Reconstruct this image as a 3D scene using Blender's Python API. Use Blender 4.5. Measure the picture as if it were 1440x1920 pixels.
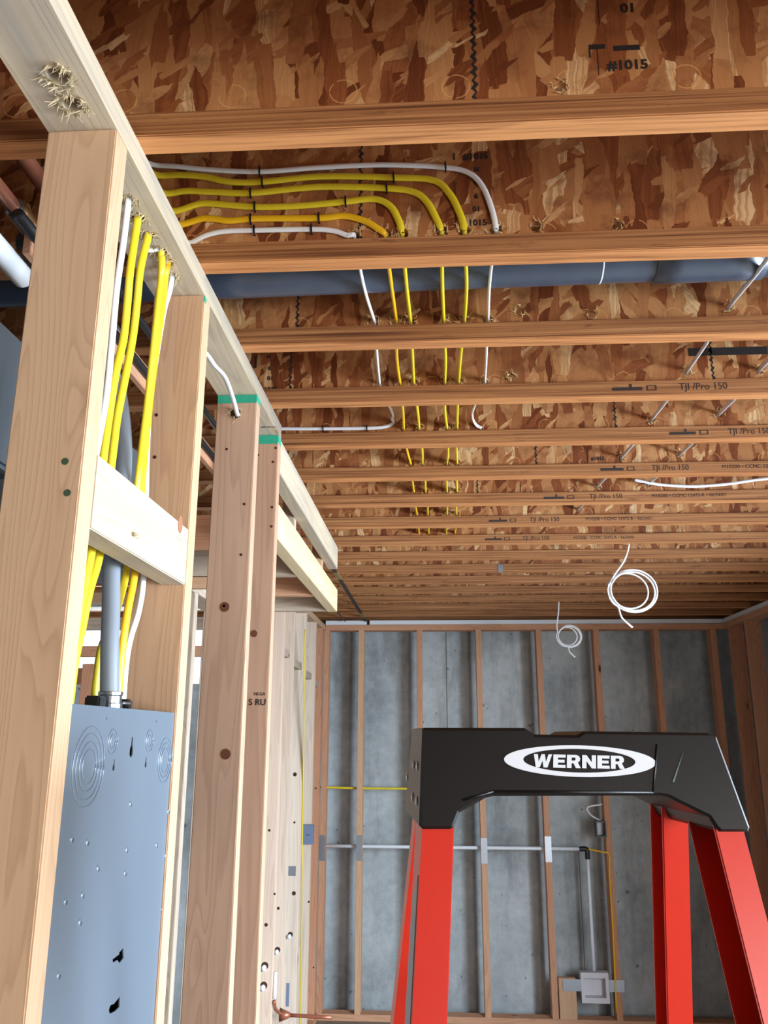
import bpy, bmesh, math, random
from mathutils import Vector, Matrix
from math import radians, sin, cos, pi, sqrt
random.seed(7)
SC = bpy.context.scene
for o in list(bpy.data.objects): bpy.data.objects.remove(o)

# ------------------------------------------------------------------ camera
HC = 1.70                       # camera height above the basement floor
FPX = 1555.0                    # focal length in pixels of the 1440x1920 frame
PITCH, YAW, ROLL = radians(15.1), radians(3.6), radians(0.2)
fwd = Vector((-sin(YAW)*cos(PITCH), cos(YAW)*cos(PITCH), sin(PITCH)))
rt0 = Vector((cos(YAW), sin(YAW), 0)); up0 = rt0.cross(fwd)
RT = cos(ROLL)*rt0 + sin(ROLL)*up0; UP = -sin(ROLL)*rt0 + cos(ROLL)*up0
cd = bpy.data.cameras.new('camera'); cam = bpy.data.objects.new('camera', cd)
SC.collection.objects.link(cam); SC.camera = cam
cd.sensor_fit = 'VERTICAL'; cd.sensor_height = 24.0; cd.lens = 24.0*FPX/1920.0
cd.clip_start = 0.02; cd.clip_end = 100
M = Matrix((RT, UP, -fwd)).transposed().to_4x4(); M.translation = (0, 0, HC)
cam.matrix_world = M

# ------------------------------------------------------------------ world, light, exposure
SC.view_settings.view_transform = 'Standard'; SC.view_settings.look = 'None'
SC.view_settings.exposure = 0.25; SC.view_settings.gamma = 1.0
SC.view_settings.use_curve_mapping = False
W = bpy.data.worlds.new('sky'); SC.world = W; W.use_nodes = True
bg = W.node_tree.nodes['Background']; bg.inputs[0].default_value = (0.86, 0.93, 1.0, 1); bg.inputs[1].default_value = 1.4
def area(name, loc, target, sx, sy, power, col):
    l = bpy.data.lights.new(name, 'AREA'); l.shape = 'RECTANGLE'; l.size = sx; l.size_y = sy
    l.energy = power; l.color = col
    o = bpy.data.objects.new(name, l); SC.collection.objects.link(o); o.location = loc
    o.rotation_euler = (Vector(target)-Vector(loc)).to_track_quat('-Z', 'Y').to_euler()
    return o
# daylight through the patio door in the right wall, the opening behind the camera, the small window of the left room
area('daylight_patio_door', (3.4, 1.3, 2.0), (-.8, 3.0, .6), 2.8, 1.9, 700, (0.72, 0.87, 1.0))
area('daylight_near_window', (2.5, -1.5, 1.45), (-.5, 1.0, 1.35), 1.9, 1.5, 120, (1.0, 0.955, 0.90))
area('daylight_side_window', (-1.8, 5.1, 2.2), (-1.5, 2.0, 1.6), 1.0, 0.4, 8, (1.0, 0.93, 0.85))

# ------------------------------------------------------------------ helpers
COL = SC.collection
def ray(x, y): return fwd + RT*((x-720)/FPX) + UP*((960-y)/FPX)
def atX(x, y, X): d = ray(x, y); return Vector(d*(X/d.x)) + Vector((0, 0, HC))
def atY(x, y, Y): d = ray(x, y); return Vector(d*(Y/d.y)) + Vector((0, 0, HC))
def atZ(x, y, Z): d = ray(x, y); return Vector(d*((Z-HC)/d.z)) + Vector((0, 0, HC))

def tag(o, label=None, cat=None, group=None, kind=None):
    if label: o['label'] = label
    if cat: o['category'] = cat
    if group: o['group'] = group
    if kind: o['kind'] = kind
    return o
def empty(name, loc=(0, 0, 0), label=None, cat=None, group=None):
    o = bpy.data.objects.new(name, None); COL.objects.link(o); o.location = loc; o.empty_display_size = .05
    return tag(o, label, cat, group)
def link(name, me, m, parent=None, loc=None):
    o = bpy.data.objects.new(name, me); COL.objects.link(o)
    if m and not me.materials: me.materials.append(m)
    if loc is not None: o.location = loc
    if parent:
        o.parent = parent
        o.matrix_parent_inverse = wm(parent).inverted()
    return o
def wm(o):
    m = o.matrix_basis.copy(); p = o.parent; c = o
    while p: m = p.matrix_basis @ c.matrix_parent_inverse @ m if False else (p.matrix_basis @ (c.matrix_parent_inverse @ m)); c = p; p = p.parent
    return m
def bmesh_obj(name, bm, m, parent=None, loc=None, smooth=False):
    me = bpy.data.meshes.new(name); bmesh.ops.recalc_face_normals(bm, faces=bm.faces); bm.to_mesh(me); bm.free()
    if smooth:
        for p in me.polygons: p.use_smooth = True
    return link(name, me, m, parent, loc)
def box_bm(bm, c, s, rot=None):
    r = bmesh.ops.create_cube(bm, size=1); vs = r['verts']
    bmesh.ops.scale(bm, vec=s, verts=vs)
    if rot: bmesh.ops.rotate(bm, cent=(0, 0, 0), matrix=rot, verts=vs)
    bmesh.ops.translate(bm, vec=c, verts=vs)
    return vs
def box(name, lo, hi, m, parent=None, bev=0.0015, bow=0.0):
    lo = Vector(lo); hi = Vector(hi); c = (lo+hi)/2; s = hi-lo
    bm = bmesh.new(); box_bm(bm, (0, 0, 0), s)
    if bev: bmesh.ops.bevel(bm, geom=bm.edges[:], offset=bev, segments=2, affect='EDGES')
    return bmesh_obj(name, bm, m, parent, c)
def obox(name, p0, p1, w, h, m, parent=None, bev=.001, upv=(0, 0, 1)):
    """box from p0 to p1, w across, h along upv"""
    p0 = Vector(p0); p1 = Vector(p1); d = (p1-p0); L = d.length; z = d.normalized()
    x = Vector(upv).cross(z).normalized(); y = z.cross(x)
    bm = bmesh.new(); box_bm(bm, (0, 0, 0), (w, h, L))
    if bev: bmesh.ops.bevel(bm, geom=bm.edges[:], offset=bev, segments=2, affect='EDGES')
    mt = Matrix((x, y, z)).transposed(); bm.transform(mt.to_4x4())
    return bmesh_obj(name, bm, m, parent, (p0+p1)/2)
def catmull(P, n=8):
    P = [Vector(p) for p in P]
    if len(P) < 3: 
        return [P[0].lerp(P[-1], i/4) for i in range(5)]
    Q = [2*P[0]-P[1]]+P+[2*P[-1]-P[-2]]; out = []
    for i in range(1, len(Q)-2):
        a, b, c, d = Q[i-1:i+3]
        for k in range(n):
            t = k/n
            out.append(.5*((2*b)+(c-a)*t+(2*a-5*b+4*c-d)*t*t+(3*b-a-3*c+d)*t**3))
    out.append(P[-1]); return out
def sweep(name, P, rw, rh, m, parent=None, wide=(0, 0, 1), seg=12, n=8, raw=False):
    pts = [Vector(p) for p in P] if raw else catmull(P, n)
    bm = bmesh.new(); rings = []; prev = None
    multi = isinstance(wide, list)
    for i, p in enumerate(pts):
        t = (pts[min(i+1, len(pts)-1)]-pts[max(i-1, 0)]).normalized()
        if multi:
            f = i/n if not raw else i; k = min(int(f), len(wide)-1); k2 = min(k+1, len(wide)-1)
            hint = Vector(wide[k]).lerp(Vector(wide[k2]), f-int(f))
        else: hint = Vector(wide)
        s = hint - t*hint.dot(t)
        if s.length < .35 and prev is not None: s = prev - t*prev.dot(t)
        elif s.length < .35: s = t.orthogonal()
        s.normalize()
        if prev is not None and s.dot(prev) < 0: s = -s
        prev = s; u = t.cross(s)
        rings.append([bm.verts.new(p + s*cos(a)*rw + u*sin(a)*rh) for a in [2*pi*k/seg for k in range(seg)]])
    for a, b in zip(rings, rings[1:]):
        for k in range(seg): bm.faces.new((a[k], a[(k+1) % seg], b[(k+1) % seg], b[k]))
    bm.faces.new(rings[0][::-1]); bm.faces.new(rings[-1])
    c = sum(pts, Vector())/len(pts)
    bmesh.ops.translate(bm, vec=-c, verts=bm.verts)
    return bmesh_obj(name, bm, m, parent, c, smooth=True)
def flat(name, outline, holes, th, m, mat4, parent=None, bev=0):
    """2D outline with holes, extruded th about its plane; mat4 places it"""
    cu = bpy.data.curves.new(name, 'CURVE'); cu.dimensions = '2D'; cu.fill_mode = 'BOTH'; cu.extrude = th/2
    if bev: cu.bevel_depth = bev; cu.extrude = th/2-bev; cu.offset = -bev
    for pl in [outline]+list(holes):
        s = cu.splines.new('POLY'); s.points.add(len(pl)-1)
        for i, p in enumerate(pl): s.points[i].co = (p[0], p[1], 0, 1)
        s.use_cyclic_u = True
    t = bpy.data.objects.new('tmp', cu); me = bpy.data.meshes.new_from_object(t)
    bpy.data.objects.remove(t); bpy.data.curves.remove(cu)
    me.transform(mat4)
    c = sum((v.co for v in me.vertices), Vector())/max(1, len(me.vertices)); me.transform(Matrix.Translation(-c))
    me.name = name; me.materials.clear()
    return link(name, me, m, parent, c)
def circle(cx, cy, r, n=20, ry=None): return [(cx+r*cos(2*pi*k/n), cy+(ry or r)*sin(2*pi*k/n)) for k in range(n)]
def rect(x0, y0, x1, y1): return [(x0, y0), (x1, y0), (x1, y1), (x0, y1)]
def text(name, s, size, m, mat4, parent=None, bold=0.0, shear=0.0, th=.0004, sx=1.0, align='LEFT'):
    cu = bpy.data.curves.new(name, 'FONT'); cu.body = s; cu.size = size; cu.offset = bold*size; cu.shear = shear; cu.extrude = th/2
    cu.align_x = align; cu.resolution_u = 3
    t = bpy.data.objects.new('tmp', cu); me = bpy.data.meshes.new_from_object(t)
    bpy.data.objects.remove(t); bpy.data.curves.remove(cu)
    me.transform(mat4 @ Matrix.Diagonal((sx, 1, 1, 1)))
    c = sum((v.co for v in me.vertices), Vector())/max(1, len(me.vertices)); me.transform(Matrix.Translation(-c))
    me.name = name; me.materials.clear()
    return link(name, me, m, parent, c)
def frame(o, x, y):
    """matrix with local x, y axes at o"""
    x = Vector(x).normalized(); y = Vector(y).normalized(); z = x.cross(y)
    m = Matrix((x, y, z)).transposed().to_4x4(); m.translation = o; return m
def XZ(y): return frame((0, y, 0), (1, 0, 0), (0, 0, 1))     # plane facing -Y
def splinters(name, c, nrm, r, n, m, parent=None, ln=.014):
    """curled torn fibres round a drilled hole"""
    bm = bmesh.new(); nrm = Vector(nrm).normalized()
    a = nrm.orthogonal().normalized(); b = nrm.cross(a)
    for i in range(n):
        th = random.uniform(0, 2*pi); rr = r*random.uniform(.8, 1.35)
        p = a*cos(th)*rr + b*sin(th)*rr
        d = (a*random.uniform(-1, 1)+b*random.uniform(-1, 1)+nrm*random.uniform(.1, 1.0)).normalized()
        w = d.cross(nrm + a*.3).normalized()*random.uniform(.0006, .0022)
        L = random.uniform(.4, 1)*ln; k = nrm*random.uniform(-.3, .5)*L + a*random.uniform(-.3, .3)*L
        prev = None
        for s in range(4):
            q = p + d*L*s/3 + k*(s/3)**2; ww = w*(1-s/3.4)
            vs = [bm.verts.new(q+ww), bm.verts.new(q-ww), bm.verts.new(q+nrm*.0006)]
            if prev:
                for x in range(3): bm.faces.new((prev[x], prev[(x+1) % 3], vs[(x+1) % 3], vs[x]))
            else: bm.faces.new(vs)
            prev = vs
    return bmesh_obj(name, bm, m, parent, c)

# ------------------------------------------------------------------ materials
def srgb(r, g, b): return tuple((c/255/12.92 if c/255 <= .04045 else ((c/255+.055)/1.055)**2.4) for c in (r, g, b))+(1,)
class NT:
    def __init__(s, name):
        s.m = bpy.data.materials.new(name); s.m.use_nodes = True; s.t = s.m.node_tree; s.n = s.t.nodes
        s.b = s.n['Principled BSDF']
    def add(s, ty, **kw):
        x = s.n.new(ty)
        for k, v in kw.items(): setattr(x, k, v)
        return x
    def put(s, sock, v):
        if isinstance(v, bpy.types.NodeSocket): s.t.links.new(v, sock)
        elif v is not None:
            try: sock.default_value = v
            except Exception: sock.default_value = tuple(v)[:3]
    def math(s, op, a, b=None, c=None, clamp=False):
        x = s.add('ShaderNodeMath', operation=op, use_clamp=clamp)
        for i, v in enumerate((a, b, c)):
            if v is not None: s.put(x.inputs[i], v)
        return x.outputs[0]
    def vmath(s, op, a, b=None):
        x = s.add('ShaderNodeVectorMath', operation=op); s.put(x.inputs[0], a)
        if b is not None: s.put(x.inputs[1], b)
        return x.outputs[0]
    def map(s, v, loc=(0, 0, 0), rot=(0, 0, 0), sc=(1, 1, 1)):
        x = s.add('ShaderNodeMapping'); s.put(x.inputs[0], v); s.put(x.inputs[1], loc); s.put(x.inputs[2], rot); s.put(x.inputs[3], sc)
        return x.outputs[0]
    def noise(s, v, sc, det=2, rough=.5, dist=0):
        x = s.add('ShaderNodeTexNoise'); s.put(x.inputs['Vector'], v); s.put(x.inputs['Scale'], sc); s.put(x.inputs['Detail'], det)
        s.put(x.inputs['Roughness'], rough); s.put(x.inputs['Distortion'], dist); return x.outputs['Fac']
    def vor(s, v, sc=1, dim='3D', feat='F1'):
        x = s.add('ShaderNodeTexVoronoi', voronoi_dimensions=dim, feature=feat); s.put(x.inputs['Vector'], v); s.put(x.inputs['Scale'], sc); return x
    def ramp(s, f, stops, interp='LINEAR'):
        x = s.add('ShaderNodeValToRGB'); r = x.color_ramp; r.interpolation = interp
        while len(r.elements) < len(stops): r.elements.new(.5)
        for e, (p, c) in zip(r.elements, stops):
            e.position = p; e.color = c if len(c) == 4 else tuple(c)+(1,)
        s.put(x.inputs[0], f); return x.outputs[0]
    def mix(s, f, a, b, mode='MIX'):
        x = s.add('ShaderNodeMix', data_type='RGBA', blend_type=mode); s.put(x.inputs[0], f); s.put(x.inputs[6], a); s.put(x.inputs[7], b); return x.outputs[2]
    def fmix(s, f, a, b):
        x = s.add('ShaderNodeMix', data_type='FLOAT'); s.put(x.inputs[0], f); s.put(x.inputs[2], a); s.put(x.inputs[3], b); return x.outputs[0]
    def bump(s, h, st=.3, d=.001):
        x = s.add('ShaderNodeBump'); s.put(x.inputs['Strength'], st); s.put(x.inputs['Distance'], d); s.put(x.inputs['Height'], h)
        s.t.links.new(x.outputs[0], s.b.inputs['Normal'])
    def obj(s):
        return s.add('ShaderNodeTexCoord').outputs['Object']
    def rnd(s): return s.add('ShaderNodeObjectInfo').outputs['Random']
    def out(s, col, rough=.7, metal=0.0, spec=None):
        s.put(s.b.inputs['Base Color'], col); s.put(s.b.inputs['Roughness'], rough); s.put(s.b.inputs['Metallic'], metal)
        if spec is not None: s.put(s.b.inputs['Specular IOR Level'], spec)
        return s.m
ONE = (1, 1, 1, 1)
def simple(name, col, rough=.5, metal=0.0, spec=None, var=0.0, nsc=40):
    t = NT(name); c = col
    if var:
        n = t.noise(t.obj(), nsc, 3); c = t.mix(n, tuple(v*(1-var) for v in col[:3])+(1,), tuple(min(1, v*(1+var)) for v in col[:3])+(1,))
    return t.out(c, rough, metal, spec)
def wood(name, axis, light, dark, knotc, tint=None, ring=34, kn=1.0, fib=.35, rough=.72, stain=None):
    t = NT(name); o = t.obj(); r = t.rnd()
    sep = t.add('ShaderNodeSeparateXYZ'); t.put(sep.inputs[0], o); cmb = t.add('ShaderNodeCombineXYZ')
    order = {'X': (1, 2, 0), 'Y': (0, 2, 1), 'Z': (0, 1, 2)}[axis]
    for i, k in enumerate(order): t.put(cmb.inputs[i], sep.outputs[k])
    rv = t.add('ShaderNodeCombineXYZ'); t.put(rv.inputs[0], t.math('MULTIPLY', r, 17.3)); t.put(rv.inputs[1], t.math('MULTIPLY', r, 9.1)); t.put(rv.inputs[2], t.math('MULTIPLY', r, 31.7))
    v = t.vmath('ADD', cmb.outputs[0], rv.outputs[0])
    # knots
    kv = t.vor(t.map(v, sc=(9, 9, 3.1)), 1.0); kd = kv.outputs['Distance']
    ksep = t.add('ShaderNodeSeparateColor'); t.put(ksep.inputs[0], kv.outputs['Color'])
    ksel = t.math('GREATER_THAN', ksep.outputs[0], 1-.55*kn)
    near = t.math('MULTIPLY', t.ramp(kd, [(0, ONE), (.42, (0, 0, 0, 1))]), ksel)
    # growth rings
    g = t.noise(t.map(v, sc=(7, 7, .42)), 1.6, 2, .45)
    g = t.math('ADD', g, t.math('MULTIPLY', t.math('POWER', near, 2.0), .16))
    rg = t.math('FRACT', t.math('MULTIPLY', g, ring))
    rg = t.ramp(rg, [(0, (0, 0, 0, 1)), (.55, (.25, .25, .25, 1)), (.9, ONE), (1, (.1, .1, .1, 1))])
    fb = t.noise(t.map(v, sc=(260, 260, 5)), 1, 3, .6)
    bro = t.noise(t.map(v, sc=(16, 16, 1.2)), 1, 2, .5)
    f = t.math('ADD', t.math('MULTIPLY', rg, .42), t.math('MULTIPLY', t.math('SUBTRACT', fb, .5), fib))
    f = t.math('ADD', f, t.math('MULTIPLY', t.math('SUBTRACT', bro, .45), .7), clamp=True)
    c = t.mix(f, light, dark)
    if tint:
        c = t.mix(t.math('MULTIPLY', t.math('FRACT', t.math('MULTIPLY', r, 7.7)), .8), c, t.mix(.6, c, tint, 'MULTIPLY'))
    if stain:
        sn = t.noise(t.map(v, sc=(22, 22, 1.4)), 1, 4, .62)
        c = t.mix(t.ramp(sn, [(.42, (0, 0, 0, 1)), (.68, (.8, .8, .8, 1))]), c, stain)
    k2 = t.math('MULTIPLY', t.ramp(kd, [(0, ONE), (.060, ONE), (.085, (.25, .25, .25, 1)), (.16, (0, 0, 0, 1))]), ksel)
    c = t.mix(k2, c, knotc)
    t.bump(t.math('ADD', rg, fb), .12, .0008)
    return t.out(c, rough, spec=.3)
WL, WD, KN = srgb(210, 178, 146), srgb(176, 140, 110), srgb(112, 66, 42)
WT = srgb(240, 200, 178)
stud = {a: wood('spruce_stud_'+a, a, WL, WD, KN, WT) for a in 'XYZ'}
pale = {a: wood('pale_weathered_spruce_'+a, a, srgb(208, 192, 166), srgb(172, 154, 132), srgb(150, 96, 60), None, ring=22, kn=.5, stain=srgb(158, 150, 146)) for a in 'XYZ'}
farw = {a: wood('pinkish_pale_spruce_'+a, a, srgb(218, 200, 182), srgb(180, 158, 142), srgb(112, 76, 54), srgb(250, 232, 226), ring=14, kn=.7) for a in 'XYZ'}
tanw = {a: wood('tan_spruce_'+a, a, srgb(194, 162, 138), srgb(160, 126, 104), srgb(96, 54, 34), srgb(245, 215, 200), ring=18, kn=.7) for a in 'XYZ'}
redw = {a: wood('reddish_fir_'+a, a, srgb(206, 158, 126), srgb(160, 108, 80), srgb(90, 46, 28), srgb(240, 205, 190), ring=26) for a in 'XYZ'}
greyw = {a: wood('greyed_spruce_'+a, a, srgb(190, 174, 156), srgb(142, 126, 112), srgb(90, 60, 44), srgb(235, 222, 220), ring=20) for a in 'XYZ'}
mould = wood('mould_streaked_spruce', 'Y', srgb(222, 204, 170), srgb(196, 170, 124), srgb(70, 48, 30), None, ring=16, stain=srgb(206, 184, 140))
flange = wood('joist_flange_lumber', 'X', srgb(216, 152, 98), srgb(146, 90, 52), srgb(84, 42, 22), srgb(240, 220, 205), ring=9, kn=.5, fib=2.4, rough=.6)

def laminate(name):
    """edge of the laminated flange: thin brown veneers with dark glue lines"""
    t = NT(name); o = t.obj(); r = t.rnd()
    v = t.vmath('ADD', o, t.vmath('MULTIPLY', (13.0, 0, 7.0), r)); v = t.add('ShaderNodeVectorMath', operation='ADD'); t.put(v.inputs[0], o)
    cb = t.add('ShaderNodeCombineXYZ'); t.put(cb.inputs[0], t.math('MULTIPLY', r, 29.0)); t.put(cb.inputs[2], t.math('MULTIPLY', r, 3.0)); t.put(v.inputs[1], cb.outputs[0]); v = v.outputs[0]
    ln = t.noise(t.map(v, sc=(1.3, 1, 420)), 1, 3, .6); bd = t.noise(t.map(v, sc=(2.2, 1, 150)), 1, 2, .5); sm = t.noise(t.map(v, sc=(9, 1, 60)), 1, 4, .7)
    f = t.math('ADD', t.math('MULTIPLY', ln, .55), t.math('MULTIPLY', bd, .55))
    c = t.ramp(f, [(.38, srgb(88, 50, 28)), (.5, srgb(138, 88, 52)), (.62, srgb(164, 112, 70)), (.74, srgb(184, 134, 90))])  # veneer browns, darkened further so the colour also carries the front face's shade
    c = t.mix(t.ramp(sm, [(.60, (0, 0, 0, 1)), (.74, (.8, .8, .8, 1))]), c, srgb(78, 42, 24))
    t.bump(ln, .3, .0008)
    return t.out(c, .65, spec=.3)
lvl = laminate('shaded_laminated_edge')
def osb(name):
    t = NT(name); o = t.obj(); r = t.rnd()
    sep = t.add('ShaderNodeSeparateXYZ'); t.put(sep.inputs[0], o); cmb = t.add('ShaderNodeCombineXYZ')
    t.put(cmb.inputs[0], t.math('ADD', sep.outputs[0], t.math('MULTIPLY', r, 43.7))); t.put(cmb.inputs[1], t.math('ADD', sep.outputs[2], t.math('MULTIPLY', sep.outputs[1], 1.0)))
    v0 = cmb.outputs[0]
    nz = t.add('ShaderNodeTexNoise'); t.put(nz.inputs['Vector'], v0); t.put(nz.inputs['Scale'], 38); t.put(nz.inputs['Detail'], 3)
    v = t.vmath('ADD', v0, t.vmath('MULTIPLY', t.vmath('SUBTRACT', nz.outputs['Color'], (.5, .5, .5)), (.012, .012, 0)))
    val = None; hgt = None; grain = None
    for i, (ang, sx, sy, thr) in enumerate([(5, 24, 5.5, 0), (-14, 26, 6, .45), (24, 30, 7, .52), (-40, 36, 9, .66), (7, 28, 6, .5), (66, 44, 12, .80), (-6, 34, 8, .55), (48, 80, 22, .84), (3, 46, 9, .72)]):
        mp = t.map(v, loc=(i*7.13, i*3.71, 0), rot=(0, 0, radians(ang)), sc=(1, 1, 1))
        mp = t.map(mp, sc=(sx, sy, 1))
        vo = t.vor(mp, 1.0, '2D'); vo.distance = 'CHEBYCHEV'; s = t.add('ShaderNodeSeparateColor'); t.put(s.inputs[0], vo.outputs['Color'])
        gr = t.noise(t.map(mp, sc=(7, .35, 1)), 1.0, 3, .65)
        if val is None: val, hgt, grain = s.outputs[0], s.outputs[2], gr
        else:
            k = t.math('GREATER_THAN', s.outputs[1], thr)
            val = t.fmix(k, val, s.outputs[0]); hgt = t.fmix(k, hgt, t.math('ADD', s.outputs[2], .3*i)); grain = t.fmix(k, grain, gr)
    f = t.math('ADD', val, t.math('MULTIPLY', t.math('SUBTRACT', grain, .5), .6))
    c = t.ramp(f, [(.0, srgb(106, 54, 30)), (.2, srgb(144, 82, 46)), (.45, srgb(166, 108, 66)), (.75, srgb(184, 128, 80)), (.93, srgb(196, 146, 96)), (1, srgb(222, 186, 140))])
    mott = t.noise(v0, 14, 4, .65); c = t.mix(t.ramp(mott, [(.5, (0, 0, 0, 1)), (.72, (.7, .7, .7, 1))]), c, srgb(96, 48, 26))
    # round knock-outs stamped every 12 inches
    xs = t.math('PINGPONG', t.math('ADD', sep.outputs[0], t.math('MULTIPLY', r, .31)), .1525)
    dx = t.math('SUBTRACT', xs, .0762); zz = t.math('ADD', sep.outputs[2], .010)
    rr = t.math('SQRT', t.math('ADD', t.math('MULTIPLY', dx, dx), t.math('MULTIPLY', zz, zz)))
    ring = t.math('LESS_THAN', t.math('ABSOLUTE', t.math('SUBTRACT', rr, .0185)), .0009)
    ring = t.math('MULTIPLY', ring, t.math('GREATER_THAN', t.noise(v0, 60, 1), .40))
    c = t.mix(t.math('MULTIPLY', ring, .55), c, srgb(225, 170, 105))
    t.bump(t.math('SUBTRACT', hgt, t.math('MULTIPLY', ring, 1.5)), .55, .0012)
    return t.out(c, t.math('ADD', .42, t.math('MULTIPLY', val, .25)), spec=.35)
OSB = osb('oriented_strand_board')
def concrete(name, a, b, spots=True, sc=1.0):
    t = NT(name); o = t.obj()
    n = t.noise(o, 1.6*sc, 5, .6); n2 = t.noise(o, 22*sc, 4, .65)
    f = t.math('ADD', t.math('MULTIPLY', n, .8), t.math('MULTIPLY', n2, .35))
    c = t.mix(t.ramp(f, [(.38, (0, 0, 0, 1)), (.75, ONE)]), a, b)
    if spots:
        vo = t.vor(t.vmath('ADD', o, t.vmath('MULTIPLY', t.vmath('SUBTRACT', t.noise(o, 30, 2), (.5, .5, .5)), (.03, .03, .03))), 11)
        s = t.add('ShaderNodeSeparateColor'); t.put(s.inputs[0], vo.outputs['Color'])
        k = t.math('MULTIPLY', t.math('LESS_THAN', vo.outputs['Distance'], t.math('MULTIPLY', s.outputs[1], .26)), t.math('GREATER_THAN', s.outputs[0], .40))
        c = t.mix(t.math('MULTIPLY', k, .62), c, srgb(62, 66, 62))
        st = t.noise(t.map(o, sc=(1, 1, .25)), 5, 4, .7)
        c = t.mix(t.ramp(st, [(.50, (0, 0, 0, 1)), (.70, (.55, .55, .55, 1))]), c, srgb(104, 106, 104))
    t.bump(n2, .3, .002)
    return t.out(c, .8, spec=.3)
CONC = concrete('poured_concrete', srgb(196, 202, 206), srgb(140, 148, 152))
SEAM = simple('concrete_seam', srgb(96, 98, 94), .85)
FLOOR = concrete('concrete_floor', srgb(148, 136, 122), srgb(118, 108, 96), False)
YEL = simple('yellow_cable_jacket', srgb(220, 196, 40), .38, spec=.5, var=.06, nsc=60)
YEL2 = simple('deep_yellow_cable_jacket', srgb(232, 180, 26), .38, spec=.5)
WHT = simple('white_cable_jacket', srgb(232, 232, 236), .35, spec=.5, var=.03)
BLK = simple('black_plastic', srgb(24, 25, 27), .45, spec=.5)
INK = simple('black_ink', srgb(34, 28, 26), .8)
INK2 = simple('faded_ink', srgb(46, 34, 30), .85)
HOLE = simple('dark_drilled_wood', srgb(60, 34, 20), .95)
SPL = simple('torn_wood_fibre', srgb(206, 172, 118), .8, var=.25, nsc=200)
SPL2 = simple('pale_torn_wood_fibre', srgb(200, 184, 150), .8, var=.2, nsc=200)
STEEL = simple('galvanized_steel', srgb(178, 184, 194), .35, .85, var=.1, nsc=90)
ZINC = simple('zinc_die_cast', srgb(150, 156, 164), .28, .9)
COPPER = simple('copper_pipe', srgb(168, 104, 80), .38, .45, var=.2, nsc=30)
PVC = simple('white_pvc', srgb(226, 230, 238), .3, spec=.5)
ABS = simple('grey_abs_pipe', srgb(70, 79, 96), .30, spec=.6, var=.25, nsc=26)
CONDUIT = simple('grey_conduit', srgb(128, 138, 150), .45, spec=.5)
PANEL = simple('grey_enamelled_steel', srgb(132, 146, 162), .30, .4, spec=.5)
DUCT = simple('dull_sheet_metal', srgb(88, 96, 104), .5, .5, var=.2, nsc=8)
GREEN = simple('green_end_paint', srgb(40, 160, 130), .7, var=.15, nsc=90)
BLUEBOX = simple('blue_grey_box_plastic', srgb(110, 122, 146), .5)
BOXW = simple('white_box_plastic', srgb(212, 208, 214), .5)

# ------------------------------------------------------------------ the setting
JB = HC+.775                       # underside of the joists
JD = .302                          # joist depth
FX0, FX1, FY0, FY1 = -3.6, 2.13, -3.2, 5.93
def struct(o): o['kind'] = 'structure'; return o
struct(box('floor', (FX0-.2, FY0-.2, -.1), (FX1+.2, FY1+.2, 0), FLOOR, bev=0))
SUB = simple('subfloor_panel', srgb(150, 104, 66), .8, var=.2, nsc=12)
struct(box('ceiling', (FX0-.2, FY0-.2, JB+JD), (FX1+.2, FY1+.2, JB+JD+.02), SUB, bev=0))
def walls(name, boxes):
    bm = bmesh.new()
    for lo, hi in boxes:
        lo = Vector(lo); hi = Vector(hi); box_bm(bm, (lo+hi)/2, hi-lo)
    return struct(bmesh_obj(name, bm, CONC))
T = JB+JD
walls('wall_far', [((-1.06, FY1, 0), (FX1+.2, FY1+.2, T)), ((-1.06, 4.85, 0), (-.86, FY1, T))])
walls('wall_right', [((FX1, FY0, 0), (FX1+.2, -2.5, T)), ((FX1, -.5, 0), (FX1+.2, .6, T)), ((FX1, 3.05, 0), (FX1+.2, FY1, T)), ((FX1, .6, 2.15), (FX1+.2, 3.05, T)), ((FX1, -2.5, 0), (FX1+.2, -.5, .6)), ((FX1, -2.5, 2.25), (FX1+.2, -.5, T))])
walls('wall_left', [((FX0-.2, FY0, 0), (FX0, FY1, T))])
walls('wall_back', [((FX0, FY0-.2, 0), (FX1+.2, FY0, T))])
# side room's end wall with its high window
walls('wall_side_room', [((FX0, 4.7, 0), (-2.35, 4.85, T)), ((-1.2, 4.7, 0), (-.86, 4.85, T)), ((-2.35, 4.7, 0), (-1.2, 4.85, 1.98)), ((-2.35, 4.7, 2.42), (-1.2, 4.85, T))])
# formed seams in the far concrete wall
for i, (x, y0, y1) in enumerate(((836, 1186, 1372), (1085, 1596, 1830))):
    p = atY(x, y0, FY1-.002); q = atY(x, y1, FY1-.002)
    struct(box('trim_%d' % (i+1), (p.x-.0025, FY1-.002, q.z), (p.x+.0025, FY1+.01, p.z), SEAM, bev=0))

# ------------------------------------------------------------------ floor joists
JY = [.920+.3085*i for i in range(-5, 17)]
N0 = 5                                            # list index of the joist nearest in view
def webY(k): return JY[k]+.019                    # web centre plane
holes = {k: [] for k in range(len(JY))}
ordn = ['first', 'second', 'third', 'fourth', 'fifth', 'sixth', 'seventh', 'eighth', 'ninth', 'tenth', 'eleventh', 'twelfth', 'thirteenth', 'fourteenth', 'fifteenth', 'sixteenth', 'seventeenth']
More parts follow.
